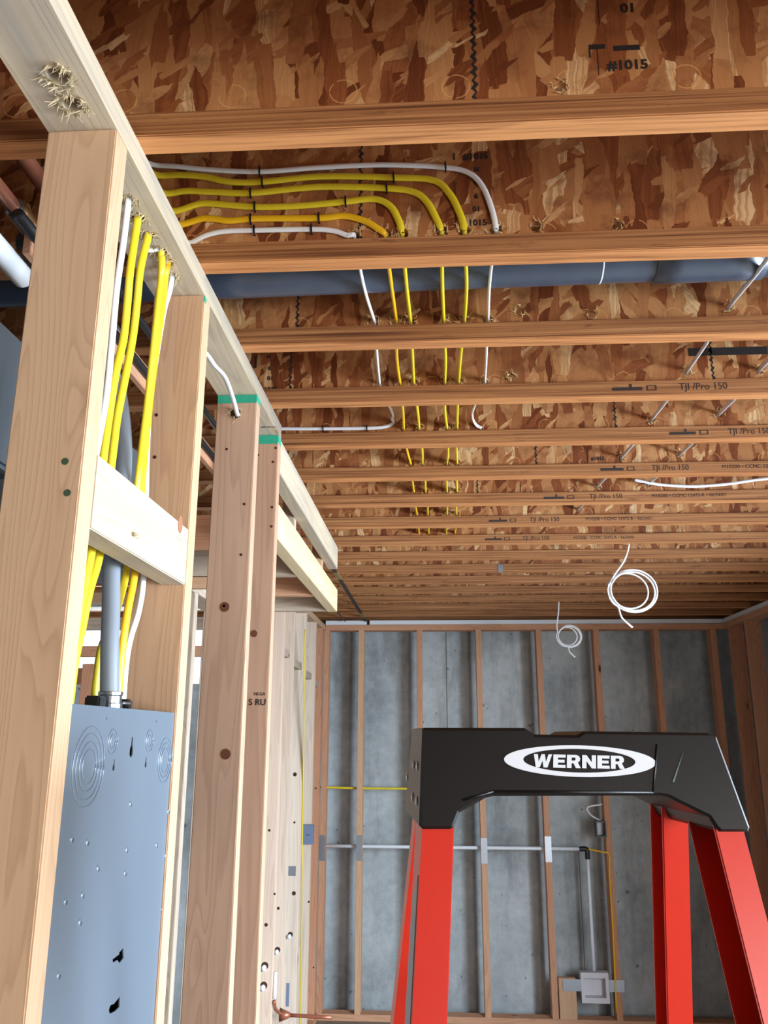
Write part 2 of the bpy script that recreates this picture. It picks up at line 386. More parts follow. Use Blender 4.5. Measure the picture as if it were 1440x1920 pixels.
# cables drilled through the webs: pixel positions of their holes, joist by joist
thru = {
 'w_in': [(664, 447), (702, 603), (712, 719), (736, 790)],
 'y4': [(722, 443), (743, 600), (750, 719), (757, 806), (770, 871), (776, 922), (782, 964)],
 'y3': [(754, 438), (770, 604), (776, 720), (786, 807), (792, 871), (798, 922), (802, 964)],
 'y2': [(828, 435), (832, 602), (834, 720), (838, 807), (838, 871), (838, 922), (838, 963)],
 'y1': [(871, 434), (871, 602), (860, 719), (857, 806), (857, 870), (857, 921), (856, 963)],
 'w_out': [(930, 431), (915, 602), (909, 718)],
 'r1': [(1490, 420), (1366, 576), (1288, 696), (1221, 787), (1165, 858), (1120, 912), (1085, 955)],
 'r2': [(1620, 570), (1520, 590), (1424, 694), (1348, 776), (1275, 852), (1215, 908)],
}
HP = {}
for nm, L in thru.items():
    HP[nm] = []
    for i, (x, y) in enumerate(L):
        k = N0+1+i; p = atY(x, y, webY(k)-.005); p.z = max(p.z, JB+.038+.013)
        HP[nm].append(Vector((p.x, webY(k), p.z)))
        if nm == 'w_in' and i == 3: continue
        holes[k].append((p.x, p.z, .011))
spare = {N0: [(1052, 165)], N0+1: [(1005, 425), (1157, 424)], N0+2: [(975, 585), (1110, 590)], N0+3: [(950, 705), (960, 707)]}
for k, L in spare.items():
    for x, y in L:
        p = atY(x, y, webY(k)-.005); holes[k].append((p.x, max(p.z, JB+.052), .010))
feat = {0: 'nearest of the floor joists in the photo, crossing the top with bare web above',
 1: 'floor joist with yellow and white cables bent across its web, second from the camera',
 2: 'floor joist behind the grey drain pipe, third from the camera'}
prints = {3: (1290, 'TJI /Pro 150'), 4: (1375, 'TJI /Pro 150'), 5: (1224, 'TJI /Pro 150        M10200 \u2022 CCMC 12472-R'), 6: (1103, 'TJI /Pro 150        M10200 \u2022 CCMC 12472-R \u2022 06/24/01'),
          7: (990, 'TJI /Pro 150     M10200 \u2022 CCMC 12472-R \u2022 06/24/01'), 8: (975, 'TJI /Pro 150     M10200 \u2022 CCMC 12472-R \u2022 06/24/01')}
X0, X1 = FX0, FX1
for k, y in enumerate(JY):
    i = k-N0
    if 0 <= i: lab = feat.get(i, '%s wooden I-joist from the camera, under the subfloor' % ordn[i])
    else: lab = 'wooden I-joist overhead behind the camera, %s back from the photo' % ordn[-i-1]
    J = empty('floor_joist', (0, y+.019, JB), lab, 'joist', 'floor joists overhead')
    yc = y+.019; zc = JB+JD/2
    hs = [circle(hx-X0, hz-JB, r, 14) for hx, hz, r in holes[k]]
    # web panel sits in grooves of both flanges
    w = flat('web', rect(0, .030, X1-X0, JD-.030), hs, .0095, OSB, Matrix.Translation((X0, yc, JB)) @ frame((0, 0, 0), (1, 0, 0), (0, 0, 1)), J)
    f = box('bottom_flange', (X0, y, JB), (X1, y+.038, JB+.038), flange, J, bev=.0018)
    f.data.materials.append(lvl)
    for pg in f.data.polygons:
        if abs(pg.normal.y) > .8: pg.material_index = 1
    box('top_flange', (X0, y, JB+JD-.038), (X1, y+.038, JB+JD), flange, J, bev=0)
    for hx, hz, r in holes[k]:
        if i <= 6: splinters('torn_hole_edge', (hx, yc-.006, hz), (0, -1, 0), r*1.05, 16 if i < 4 else 10, SPL, w, ln=.014)
    if i in prints:
        px_, s = prints[i]; p = atY(px_, 900, y); zt = JB+.012
        sz = .024
        for q_, part_ in enumerate(s.split('        ') if '        ' in s else s.split('     ')):
            text('printed_mark', part_.strip(), sz if q_ == 0 else sz*.72, INK2, Matrix.Translation((p.x+(.0 if q_ == 0 else .21), y-.0004, zt+(.002 if q_ else 0))) @ frame((0, 0, 0), (1, 0, 0), (0, 0, 1)), f, bold=.0, sx=.95)
        flat('printed_bar', rect(p.x-.155, zt+.001, p.x-.085, zt+.009), [], .0004, INK2, XZ(y-.0004), f)
        flat('printed_bar', rect(p.x-.115, zt+.009, p.x-.109, zt+.017), [], .0004, INK2, XZ(y-.0004), f)
        flat('printed_box', rect(p.x-.075, zt, p.x-.052, zt+.013), [rect(p.x-.072, zt+.002, p.x-.055, zt+.011)], .0004, INK2, XZ(y-.0004), f)
    if i in (0, 1, 3, 5, 6):
        yy = yc-.0052
        def wt(px_, py_, s, sz=.018, b=.035):
            sz *= 1.15
            p = atY(px_, py_, yy)
            text('web_print', s, sz, INK, Matrix.Translation(p) @ frame((0, 0, 0), (1, 0, 0), (0, 0, 1)), w, bold=b)
        def wb(x0, y0, x1, y1):
            a = atY(x0, y0, yy); b = atY(x1, y1, yy)
            flat('web_print', rect(min(a.x, b.x), min(a.z, b.z), max(a.x, b.x), max(a.z, b.z)), [], .0004, INK, XZ(yy), w)
        if i == 0:
            wt(1140, 131, '#1015'); wt(1164, 23, '01'); wb(1120, 0, 1125, 46); wb(1119, 92, 1124, 140)
            wb(1104, 84, 1135, 91); wb(1150, 86, 1200, 93); wb(1104, 92, 1108, 108)
        elif i == 1:
            wt(868, 299, '#1015', .015); wt(888, 322, 'H', .012); wt(889, 345, 'H', .012); wt(889, 372, '6', .012); wt(886, 396, '01', .012); wt(878, 423, '1015', .014)
            wb(850, 287, 853, 300); wb(852, 340, 855, 425)
        elif i == 3:
            wt(500, 672, 'H', .012); wt(502, 694, '6', .013); wt(501, 713, '01', .013); wt(495, 734, '1015', .014); wb(478, 668, 481, 690)
            wb(1290, 653, 1440, 664)
        elif i == 5: wt(1108, 863, '#1015', .014); wb(1160, 845, 1163, 868); wb(1100, 840, 1103, 868)
        else: wb(975, 905, 977, 922)
    # tooth-jointed web seams
    seam = {0: [(888, 0, 180)], 1: [(676, 288, 445)], 2: [(558, 560, 612)], 3: [(1335, 655, 712), (545, 664, 720)], 4: [(1153, 755, 806)], 5: [(1005, 845, 870)], 6: [(895, 908, 922)]}.get(i, [])
    for sx_, y0_, y1_ in seam:
        p = atY(sx_, (y0_+y1_)/2, yc-.005); bm_pts = []
        z0, z1 = JB+.04, JB+JD-.04; n = 34; L = []; R = []
        for q in range(n+1):
            zz = z0+(z1-z0)*q/n; d = .0022 if q % 2 else -.0022; wv = .0022+.0012*sin(q*1.7)
            L.append((p.x+d-wv, zz)); R.append((p.x+d+wv, zz))
        flat('web_seam', L+R[::-1], [], .0006, INK, XZ(yc-.0051), w)

# ------------------------------------------------------------------ near stud wall (left)
WX0, WX1 = -.482, -.393            # 2x4 wall, room face at WX1
PT, PB = JB, JB-.038               # top plate
plate_px = [(110, 143, .0135), (134, 195, .0125)]
cab_plate = {'w_out': (241, 375), 'y1': (259, 407), 'y2': (279, 440), 'y3': (302, 470), 'y4': (315, 490), 'w_in': (323, 518)}
ph = []
for x, y, r in plate_px: p = atZ(x, y, PB); ph.append((p.x, p.y, r))
CP = {}
for nm, (x, y) in cab_plate.items():
    p = atZ(x, y, PB); CP[nm] = p; ph.append((p.x, p.y, .0095))
pl = flat('top_plate', rect(WX0, -1.2, WX1, 2.0), [circle(a, b, r, 16) for a, b, r in ph if True], .038, pale['Y'], Matrix.Translation((0, 0, (PT+PB)/2)))
tag(pl, 'long pale top plate of the near left wall, drilled for the cables', 'wall plate')
for a, b, r in ph:
    big = r > .011
    splinters('torn_hole_edge', (a, b, PB), (0, 0, -1), r*1.15, 80 if big else 52, SPL2, pl, ln=.014 if big else .012)
def stud_at(x0, x1, y0, y1, z0, z1, m, label, group, name='wall_stud', parent=None, lean=0):
    o = box(name, (x0, y0, z0), (x1, y1, z1), m); return tag(o, label, 'stud', group)
SY = {'1': .860, '2': 1.268, '3': 1.703, '4': 1.962}
G1 = 'studs of the near left wall'
s1 = stud_at(WX0, WX1, SY['1'], SY['1']+.038, .038, PB, stud['Z'], 'nearest and largest wooden stud at the left edge, left of the electrical panel', G1)
s2 = stud_at(WX0, WX1, SY['2'], SY['2']+.038, .038, PB, stud['Z'], 'wooden stud on the right side of the grey electrical panel', G1)
s3 = stud_at(WX0, WX1, SY['3'], SY['3']+.038, .038, PB, tanw['Z'], 'stud with green painted top and a white cable entering its hole', G1)
s4 = stud_at(WX0, WX1, SY['4'], SY['4']+.038, .038, PB, tanw['Z'], 'narrow-looking reddish stud with green top ending the near left wall', G1)
tag(box('bottom_plate', (WX0, -1.2, 0), (WX1, 2.0, .038), stud['Y']), 'bottom plate on the floor under the near left wall', 'wall plate')
for s, yy, gr in ((s3, SY['3'], .020), (s4, SY['4'], .024)):
    tag(box('painted_top', (WX0+.001, yy-.0006, PB-gr), (WX1-.001, yy+.001, PB-.001), GREEN, s, bev=0), 'green painted stud end')
    box('painted_top', (WX1-.001, yy+.001, PB-gr*.8), (WX1+.0006, yy+.036, PB-.001), GREEN, s, bev=0)
tag(box('painted_top', (WX1-.001, SY['2']+.001, PB-.012), (WX1+.0006, SY['2']+.012, PB-.001), GREEN, s2, bev=0), 'trace of green paint')
# grade stamp on the end stud
p = atY(466, 1322, SY['4']-.0005)
text('grade_stamp', 'S RU', .020, INK, Matrix.Translation(p) @ frame((0, 0, 0), (1, 0, 0), (0, 0, 1)), s4, bold=.015)
text('grade_stamp', 'NLGA', .010, INK, Matrix.Translation(p+Vector((.012, 0, .022))) @ frame((0, 0, 0), (1, 0, 0), (0, 0, 1)), s4)
p = atZ(490, 802, PB-.0005)
text('grade_stamp', 'SPF STUD', .009, INK, Matrix.Translation(p) @ frame((0, 0, 0), (1, 0, 0), (0, -1, 0)), pl)
# drilled / nail holes on the face of stud one and others
def peg(s, pts, y, r, m=HOLE, name='nail_hole'):
    for x, yy in pts:
        p = atY(x, yy, y-.0003)
        flat(name, circle(p.x, p.z, r, 12), [], .0006, m, XZ(p.y), s)
GRH = simple('green_tinged_hole', srgb(64, 84, 62), .9)
peg(s1, [(122, 865), (126, 924)], SY['1'], .0042, GRH)
peg(s2, [(293, 778), (290, 857)], SY['2'], .0030)
peg(s3, [(425, 842), (458, 945), (452, 1040), (420, 1136)], SY['3'], .0030)
KNOT = simple('dark_round_knot', srgb(104, 58, 36), .7, var=.3, nsc=300)
peg(s3, [(421, 1138), (423, 1414)], SY['3'], .0105, KNOT, 'round_knot')
peg(s4, [(517, 840), (512, 866), (510, 951), (509, 987), (484, 853)], SY['4'], .0032)
peg(s4, [(476, 1188)], SY['4'], .0085, KNOT, 'round_knot')
hp = atY(441, 776, SY['3'])
splinters('torn_hole_edge', (hp.x, hp.y, hp.z), (0, -1, 0), .012, 30, SPL2, s3, ln=.014)
flat('drilled_hole', circle(hp.x, hp.z, .0115, 16), [], .0006, HOLE, XZ(hp.y-.0003), s3)
# blocking between the first two studs
bl = tag(box('blocking', (WX1-.038, SY['1']+.038, HC+.228), (WX1, SY['2'], HC+.318), pale['Y']), 'pale wooden blocking nailed between the two studs above the electrical panel', 'blocking')
p = atX(250, 1000, WX1)
splinters('torn_nail_hole', p, (1, 0, 0), .003, 10, SPL2, bl, ln=.012)
p = atX(338, 983, WX1+.0004)
flat('round_knot', circle(0, 0, .011, 18, .014), [], .0006, simple('reddish_knot', srgb(158, 108, 80), .7, var=.3, nsc=300), frame(p, (0, 1, 0), (0, 0, 1)), bl)

# ------------------------------------------------------------------ opening header, soffit framing
HG = 'soffit framing beyond the near left wall'
tag(box('header_board', (WX1-.038, 2.0, HC+.648), (WX1, 3.27, HC+.736), pale['Y']), 'upper pale board on edge running on from the near top plate', 'framing board', HG)
tag(box('header_board', (WX1-.038, 2.0, HC+.477), (WX1, 3.285, HC+.566), mould), 'lower pale board with dark mould streaks, below the upper soffit board', 'framing board', HG)
for j, yy in enumerate((2.10, 2.50, 2.88, 3.247)):
    tag(box('soffit_cross_board', (-1.0 if j < 3 else -.765, yy, HC+.478), (WX1-.038, yy+.038, HC+.566), (redw if j % 2 == 0 else greyw)['X']),
        ['soffit cross board nearest the green topped studs', 'second soffit cross board behind the mould streaked board', 'third soffit cross board behind the mould streaked board', 'last soffit cross board closing the far end of the soffit'][j], 'framing board', 'soffit cross boards')
tag(box('soffit_hanger', (WX1-.076, 3.08, HC+.566), (WX1-.038, 3.118, HC+.775), stud['Z']), 'short upright block between the two soffit boards near their far end', 'framing board')
tag(box('soffit_hanger', (WX1-.076, 2.45, HC+.566), (WX1-.038, 2.488, HC+.775), greyw['Z']), 'short upright block between the soffit boards, nearer the green topped studs', 'framing board')
# soffit side wall
LX0, LX1 = -.854, -.765
tag(box('top_plate', (LX0, 2.05, HC+.440), (LX1, 3.29, HC+.478), greyw['Y']), 'low top plate carrying the soffit cross boards', 'wall plate')
for j, yy in enumerate((2.30, 2.58, 3.0)):
    tag(box('wall_stud', (LX0, yy, .038), (LX1, yy+.038, HC+.440), greyw['Z']), ['greyed stud in the dark gap, nearest the camera under the soffit', 'greyed stud seen between the panel stud and the green topped stud', 'greyed stud under the far part of the soffit'][j], 'stud', 'greyed studs under the soffit')
for j, (z, yy) in enumerate(((.50, 2.56), (.56, 2.62), (.44, 2.50))):
    tag(box('short_block', (-.90, yy, HC+z), (-.66, yy+.03, HC+z+.035), (stud if j else greyw)['X']), ['topmost', 'middle', 'lowest'][(1, 0, 2)[j]]+' short block on top of the greyed stud in the gap', 'block', 'short blocks in the gap')

# ------------------------------------------------------------------ far left wall
G2 = 'studs of the far left wall'
fl = [3.42, 3.80, 4.16, 4.455, 4.88, 5.28, 5.60]
mm = [greyw, farw, farw, farw, farw, farw, redw]
STUDS_L = []
for j, yy in enumerate(fl):
    STUDS_L.append(tag(box('wall_stud', (LX0, yy, .038), (LX1, yy+.038, HC+.703), mm[j]['Z']), '%s stud of the far left wall counted from the far corner' % ordn[len(fl)-1-j], 'stud', G2))
tag(box('top_plate', (LX0, 3.30, HC+.703), (LX1, 5.73, HC+.741), stud['Y']), 'top plate of the far left wall running into the corner', 'wall plate')
tag(box('bottom_plate', (LX0, 2.05, 0), (LX1, 5.73, .038), redw['Y']), 'bottom plate on the floor of the far left wall', 'wall plate')
for j in range(4):
    y0, y1 = fl[2+j]+.038, fl[3+j]
    tag(box('blocking', (LX0, y0, HC+.40-.03*j), (LX1-.02, y1, HC+.44-.03*j), greyw['Y']), '%s fire block between the far left studs, counted from the camera' % ordn[j], 'blocking', 'fire blocks of the far left wall')
# cable stapled up the far left wall
c = sweep('cable', [atX(572-((yy-1150)*.012), yy, LX1+.005) for yy in (1180, 1300, 1450, 1560, 1700, 1850, 1990)], .0065, .0035, YEL, wide=(0, 1, 0))
tag(c, 'yellow cable stapled straight up the far left wall studs', 'cable', 'yellow electrical cables')
STL = {}
def onstud(x, y):
    for yy in fl:
        p = atY(x, y, yy)
        if LX0 <= p.x <= LX1 and yy > 3.9: return p, yy
    p = atY(x, y, fl[-1]); return p, fl[-1]
p, yy = onstud(580, 1565)
p = atY(577, 1565, 5.24); eb = empty('electrical_box', p, 'blue-grey plastic electrical box on the far left wall beside the yellow cable', 'electrical box')
box('housing', (p.x-.034, 5.24, p.z-.055), (p.x+.034, 5.279, p.z+.055), BLUEBOX, eb, bev=.004)
box('slot', (p.x-.010, 5.2385, p.z-.004), (p.x+.010, 5.241, p.z), INK, eb, bev=0)
for (x0, y0, x1, y1, m_, l_) in ((541, 1624, 555, 1642, STEEL, 'small bright steel nail plate on a far left stud'), (536, 1843, 543, 1887, BLUEBOX, 'tall blue-grey nail plate low on a far left stud')):
    p, yy = onstud((x0+x1)/2, (y0+y1)/2); a = atY(x0, y1, yy); b = atY(x1, y0, yy)
    tag(box('nail_plate', (a.x, yy-.002, a.z), (b.x, yy+.0005, b.z), m_, bev=0), l_, 'nail plate')
def stub(x, y, r, label):
    p, yy = onstud(x, y)
    tag(sweep('pipe_stub', [Vector((p.x, yy-.020, p.z-.004)), Vector((p.x, yy+.05, p.z))], r, r, PVC), label, 'pipe', 'white pipe stubs')
    hh = flat('drilled_hole', circle(p.x+.004, p.z+.005, r*1.35, 16), [], .0008, HOLE, XZ(yy-.0004), STUDS_L[fl.index(yy)])
stub(495, 1813, .012, 'upper of two white pipe stubs poking from the far left wall')
stub(493, 1850, .012, 'lower of two white pipe stubs poking from the far left wall')
stub(519, 1783, .010, 'white pipe stub just above the white riser pipe')
stub(543, 1754, .010, 'white pipe stub highest on the far left wall, in a dark hole')
for x, y, r in ((551, 1675, .011), (522, 1703, .007), (499, 1734, .008), (579, 1691, .006), (515, 1676, .005), (588, 1814, .005), (505, 1557, .006), (552, 1542, .006), (592, 1478, .006), (553, 1452, .011)):
    p, yy = onstud(x, y)
    flat('drilled_hole', circle(p.x, p.z, r, 14), [], .0008, HOLE, XZ(yy-.0004), STUDS_L[fl.index(yy)])
rp = sweep('riser_pipe', [atX(517, 1822, LX1+.01), atX(515, 1872, LX1+.01)], .008, .008, PVC); tag(rp, 'short white riser pipe above the copper elbow', 'pipe')
ce = empty('copper_stub_out', atX(527, 1890, LX1+.02), 'copper stub-out elbow and straight pipe at the foot of the far left wall', 'pipe')
a = atX(514, 1877, LX1+.01); b = atX(517, 1893, LX1+.012); c2 = atX(530, 1903, LX1+.02)
sweep('elbow_pipe', [a, b, c2], .008, .008, COPPER, ce)
bm = bmesh.new(); bmesh.ops.create_cone(bm, cap_ends=True, segments=20, radius1=.030, radius2=.010, depth=.05); bmesh.ops.rotate(bm, cent=(0, 0, 0), matrix=Matrix.Rotation(radians(90), 3, 'Y'), verts=bm.verts)
bmesh_obj('fitting', bm, COPPER, ce, c2+Vector((.012, 0, 0)), smooth=True)
sweep('straight_pipe', [c2+Vector((.02, 0, 0)), c2+Vector((.235, -.02, 0))], .0085, .0085, COPPER, ce)

# ------------------------------------------------------------------ far wall framing
FW = 5.73
tag(box('top_plate', (LX1, FW, HC+.703), (1.94, FW+.089, HC+.741), redw['X']), 'reddish top plate along the far concrete wall', 'wall plate')
tag(box('bottom_plate', (LX1, FW, 0), (1.94, FW+.089, .038), redw['X']), 'bottom plate on the floor along the far concrete wall', 'wall plate')
FOAM = simple('white_foam_gasket', srgb(222, 224, 230), .6)
sp_ = atY(690, 1166, FW).x
tag(box('sill_gasket', (LX1, FW+.006, HC+.743), (sp_-.01, FW+.07, HC+.772), FOAM), 'short white strip above the far top plate, left of the black strap', 'gasket strip', 'white strips above the plates')
tag(box('sill_gasket', (sp_+.01, FW+.006, HC+.743), (1.95, FW+.07, HC+.772), FOAM), 'long white strip above the far top plate, right of the black strap', 'gasket strip', 'white strips above the plates')
fxs = [607, 672, 781, 892, 1005, 1113, 1226]
for j, x in enumerate(fxs):
    X = atY(x, 1200, FW).x
    tag(box('wall_stud', (X, FW, .038), (X+.038, FW+.089, HC+.703), (redw if j != 1 else stud)['Z']), '%s stud from the left corner, against the far concrete wall' % ordn[j], 'stud', 'studs of the far wall')
    if j in (0, 1, 3, 4):
        pz = atY(x+6, [1590, 1590, 0, 1595, 1592][j], FW).z
        tag(box('nail_plate', (X-.001, FW-.002, pz-.077), (X+.040, FW, pz+.077), STEEL, bev=0), 'steel nail plate on the %s stud of the far wall' % ordn[j], 'nail plate', 'nail plates on the far wall studs')
X = 1.85
tag(box('wall_stud', (1.845, FW, .038), (1.883, FW+.089, HC+.703), redw['Z']), 'stud at the right end of the far wall, in the dark corner', 'stud', 'studs of the far wall')
# conduit along the far wall
a = atY(612, 1587, FW+.05); b = atY(1092, 1591, FW+.05); z = (a.z+b.z)/2
tag(sweep('conduit_pipe', [Vector((a.x-.05, FW+.05, z)), Vector((b.x, FW+.05, z))], .011, .011, PVC), 'long white horizontal pipe running through the far wall studs', 'pipe')
el = atY(1101, 1596, FW+.05)
tag(sweep('pipe_elbow', [Vector((b.x-.02, FW+.05, z)), Vector((b.x+.02, FW+.05, z)), Vector((el.x, FW+.05, z-.015)), Vector((el.x, FW+.05, z-.06))], .0155, .0155, BLK), 'black pipe elbow at the end of the white horizontal pipe', 'pipe elbow')
e3p = atY(1109, 1818, FW+.05)
tag(sweep('drop_pipe', [Vector((el.x, FW+.05, z-.03)), Vector((el.x, FW+.05, e3p.z-.02))], .011, .011, PVC), 'white vertical pipe dropping from the black elbow to the white box', 'pipe')
tag(sweep('cable', [atY(600, 1476, FW+.045), atY(680, 1478, FW+.045), atY(785, 1479, FW+.045), atY(900, 1481, FW+.045)], .007, .004, YEL), 'yellow cable running level through the left studs of the far wall', 'cable', 'yellow electrical cables')
# washer box with bracket and short stud
wbx = empty('outlet_box', atY(1120, 1850, FW), 'white recessed outlet box with metal bracket near the ladder foot', 'outlet box')
a = atY(1090, 1878, FW+.03); b = atY(1139, 1822, FW+.03)
flat('housing', rect(a.x, a.z, b.x, b.z), [rect(a.x+.02, a.z+.03, b.x-.02, b.z-.03)], .06, BOXW, XZ(FW+.03), wbx)
box('back_plate', (a.x, FW+.055, a.z), (b.x, FW+.06, b.z), BOXW, wbx)
a2 = atY(1056, 1858, FW-.002); b2 = atY(1170, 1838, FW-.002)
box('bracket', (a2.x, FW-.004, a2.z), (a.x, FW-.001, b2.z), STEEL, wbx, bev=0)
box('bracket', (b.x, FW-.004, a2.z), (b2.x, FW-.001, b2.z), STEEL, wbx, bev=0)
a = atY(1047, 1834, FW)
tag(box('short_stud', (a.x, FW+.001, .038), (a.x+.105, FW+.039, a.z), stud['Z']), 'short pale board standing below the outlet box bracket', 'framing board')
a = atY(1127, 1570, FW)
sb = empty('switch_box', a, 'black switch box nailed to a far wall stud above the pipe elbow', 'electrical box')
flat('housing', rect(a.x-.03, a.z, a.x+.035, a.z+.10), [rect(a.x-.022, a.z+.010, a.x+.027, a.z+.09)], .06, BLK, XZ(FW+.02), sb)
box('back_plate', (a.x-.03, FW+.045, a.z), (a.x+.035, FW+.05, a.z+.10), BOXW, sb)
tag(sweep('cable', [atY(1128, 1540, FW+.03), atY(1108, 1528, FW+.02), atY(1102, 1514, FW+.02), atY(1130, 1508, FW+.03)], .005, .003, WHT), 'loose white cable loop above the black switch box', 'cable')
tag(sweep('cable', [atY(1103, 1592, FW+.02), atY(1130, 1598, FW-.005), atY(1142, 1602, FW-.006), atY(1143, 1640, FW-.006), atY(1150, 1760, FW-.006), atY(1156, 1900, FW-.006)], .005, .003, YEL2), 'thin yellow cable dropping beside the stud right of the pipe elbow', 'cable', 'yellow electrical cables')

# ------------------------------------------------------------------ right wall framing
RX = 1.93
for j, yy in enumerate((5.60, 5.30, 4.90, 4.49, 4.08, 3.67, 3.26)):
    tag(box('wall_stud', (RX, yy, .038), (RX+.089, yy+.038, HC+.703), redw['Z']), '%s stud of the right wall counted from the far corner' % ordn[j], 'stud', 'studs of the right wall')
tag(box('top_plate', (RX, 3.2, HC+.703), (RX+.089, 5.73, HC+.741), redw['Y']), 'top plate of the right wall in the dark corner', 'wall plate')
tag(box('bottom_plate', (RX, 3.2, 0), (RX+.089, 5.73, .038), redw['Y']), 'bottom plate on the floor of the right wall', 'wall plate')
tag(box('sill_gasket', (RX+.006, 3.2, HC+.743), (RX+.07, 5.72, HC+.772), FOAM), 'white strip above the top plate of the right wall', 'gasket strip', 'white strips above the plates')

# ------------------------------------------------------------------ cables over the wall and through the joists
runs = {
 'w_out': [(330, 312), (390, 318), (487, 322), (600, 314), (720, 309), (835, 314), (880, 325), (905, 350), (922, 392)],
 'y1': [(335, 328), (380, 331), (430, 341), (492, 341), (600, 331), (740, 333), (812, 338), (842, 362), (862, 400)],
 'y2': [(350, 358), (400, 360), (470, 362), (560, 353), (620, 350), (725, 353), (775, 360), (800, 378), (818, 410)],
 'y3': [(370, 383), (400, 382), (478, 388), (560, 386), (648, 378), (700, 373), (730, 385), (746, 410)],
 'y4': [(378, 410), (405, 411), (430, 414), (480, 410), (598, 409), (645, 405), (685, 415), (710, 430)],
 'w_in': [(385, 442), (420, 434), (477, 432), (584, 430), (625, 433), (650, 441)],
}
edge = {'w_out': (287, 309), 'y1': (297, 329), 'y2': (312, 363), 'y3': (328, 396), 'y4': (340, 421), 'w_in': (358, 455)}
down = {
 'w_out': [(232, 450), (219, 540), (210, 640), (200, 740), (184, 830), (160, 960), (138, 1120), (122, 1304)],
 'y1': [(245, 500), (239, 567), (232, 633), (217, 700), (204, 783), (195, 850), (174, 1018), (160, 1090), (145, 1170), (126, 1304)],
 'y2': [(264, 500), (257, 567), (249, 633), (233, 717), (220, 783), (211, 855), (189, 1027), (168, 1106), (155, 1170), (140, 1240), (131, 1304)],
 'y3': [(303, 510), (297, 567), (290, 633), (279, 733), (267, 833), (259, 900), (240, 1053), (227, 1115), (205, 1185), (188, 1225), (177, 1304)],
 'y4': [(311, 510), (305, 567), (296, 633), (283, 733), (273, 833), (267, 900), (254, 1064), (240, 1142), (229, 1221), (222, 1304)],
 'w_in': [(318, 545), (308, 580), (296, 650), (284, 733), (278, 800), (275, 867), (274, 920), (270, 1071), (261, 1142), (245, 1195), (236, 1248), (232, 1306)],
}
lab = {'w_out': ('white cable taking the outermost bend across the second joist', WHT), 'y1': ('yellow cable uppermost of the four bent across the second joist', YEL),
 'y2': ('yellow cable second from the top of the four on the second joist', YEL), 'y3': ('yellow cable third from the top of the four on the second joist', YEL),
 'y4': ('deeper yellow cable lowest of the four on the second joist', YEL2), 'w_in': ('white cable taking the innermost bend, below the yellow ones', WHT)}
YR = webY(N0+1)-.0048-.004
yellow_w, yellow_t = .0063, .0036
RUNP = {}
for ci, nm in enumerate(('w_out', 'y1', 'y2', 'y3', 'y4', 'w_in')):
    m = lab[nm][1]; yel = nm[0] == 'y'
    P = []
    dn = down[nm]; n = len(dn)
    for j, (x, y) in enumerate(reversed(dn)):
        y_ = y
        # cables stand behind the blocking (its back is at X=-.431); the white outer one hugs the first stud
        t = min(1, max(0, (y_-480)/300)); X = -.430*(1-t) + (-.443-.002*ci)*t
        if nm == 'y3' and y_ > 950: X = -.468
        p = atX(x, y_, X); 
        if y_ > 1290: p.z = HC+.028
        P.append(p)
    cp = CP[nm]
    nv = len(P)+2; P.append(Vector((cp.x, cp.y, PB+.005))); P.append(Vector((cp.x-.002, cp.y+.004, PT+.010)))
    e = atY(*edge[nm], YR); e.z = max(e.z, PT+.008)
    P.append(Vector((cp.x+.002, cp.y+(YR-cp.y)*.5, PT+.016)))
    P.append(Vector((e.x-.030, YR-.004-(YR-cp.y)*.08, e.z-.004)))
    pts_run = [atY(x, y, YR) for x, y in runs[nm]]
    P.append(e); P += pts_run
    RUNP[nm] = pts_run
    H = HP[nm]
    P.append(H[0]+Vector((0, -.006, .0015))); P.append(H[0]+Vector((0, .012, -.001)))
    for a_, b_ in zip(H, H[1:]):
        if nm == 'w_in' and b_ is H[3]: break
        mid = (a_+b_)/2; mid.z -= random.uniform(.002, .010); mid.x += random.uniform(-.004, .004); P.append(mid); P.append(b_+Vector((0, -.010, 0))); P.append(b_+Vector((0, .010, 0)))
    if nm == 'w_in':
        yb = webY(N0+4)-.009
        P += [atY(736, 775, yb-.07), atY(734, 785, yb-.02), atY(738, 792, yb), atY(722, 800, yb), atY(688, 803, yb), atY(605, 804, yb), atY(530, 804, yb), atY(480, 804, yb), atY(400, 803, yb)]
    elif nm == 'w_out':
        q = webY(N0+4)-.009
        P += [atY(888, 765, q-.10), atY(886, 783, q-.03), atY(893, 797, q-.004), atY(903, 803, q)]
    else:
        l = H[-1]; P += [l+Vector((.002, .15, -.004)), l+Vector((0, .3085, 0)), l+Vector((0, .42, 0))]
    # the web holes clear the flanges
    o = sweep('cable', P, yellow_w if yel else .0050, yellow_t if yel else .0030, m, wide=[(.55, .83, 0)]*nv+[(0, 0, 1)]*(len(P)-nv), n=6)
    tag(o, lab[nm][0], 'cable', 'cables bent across the second joist')
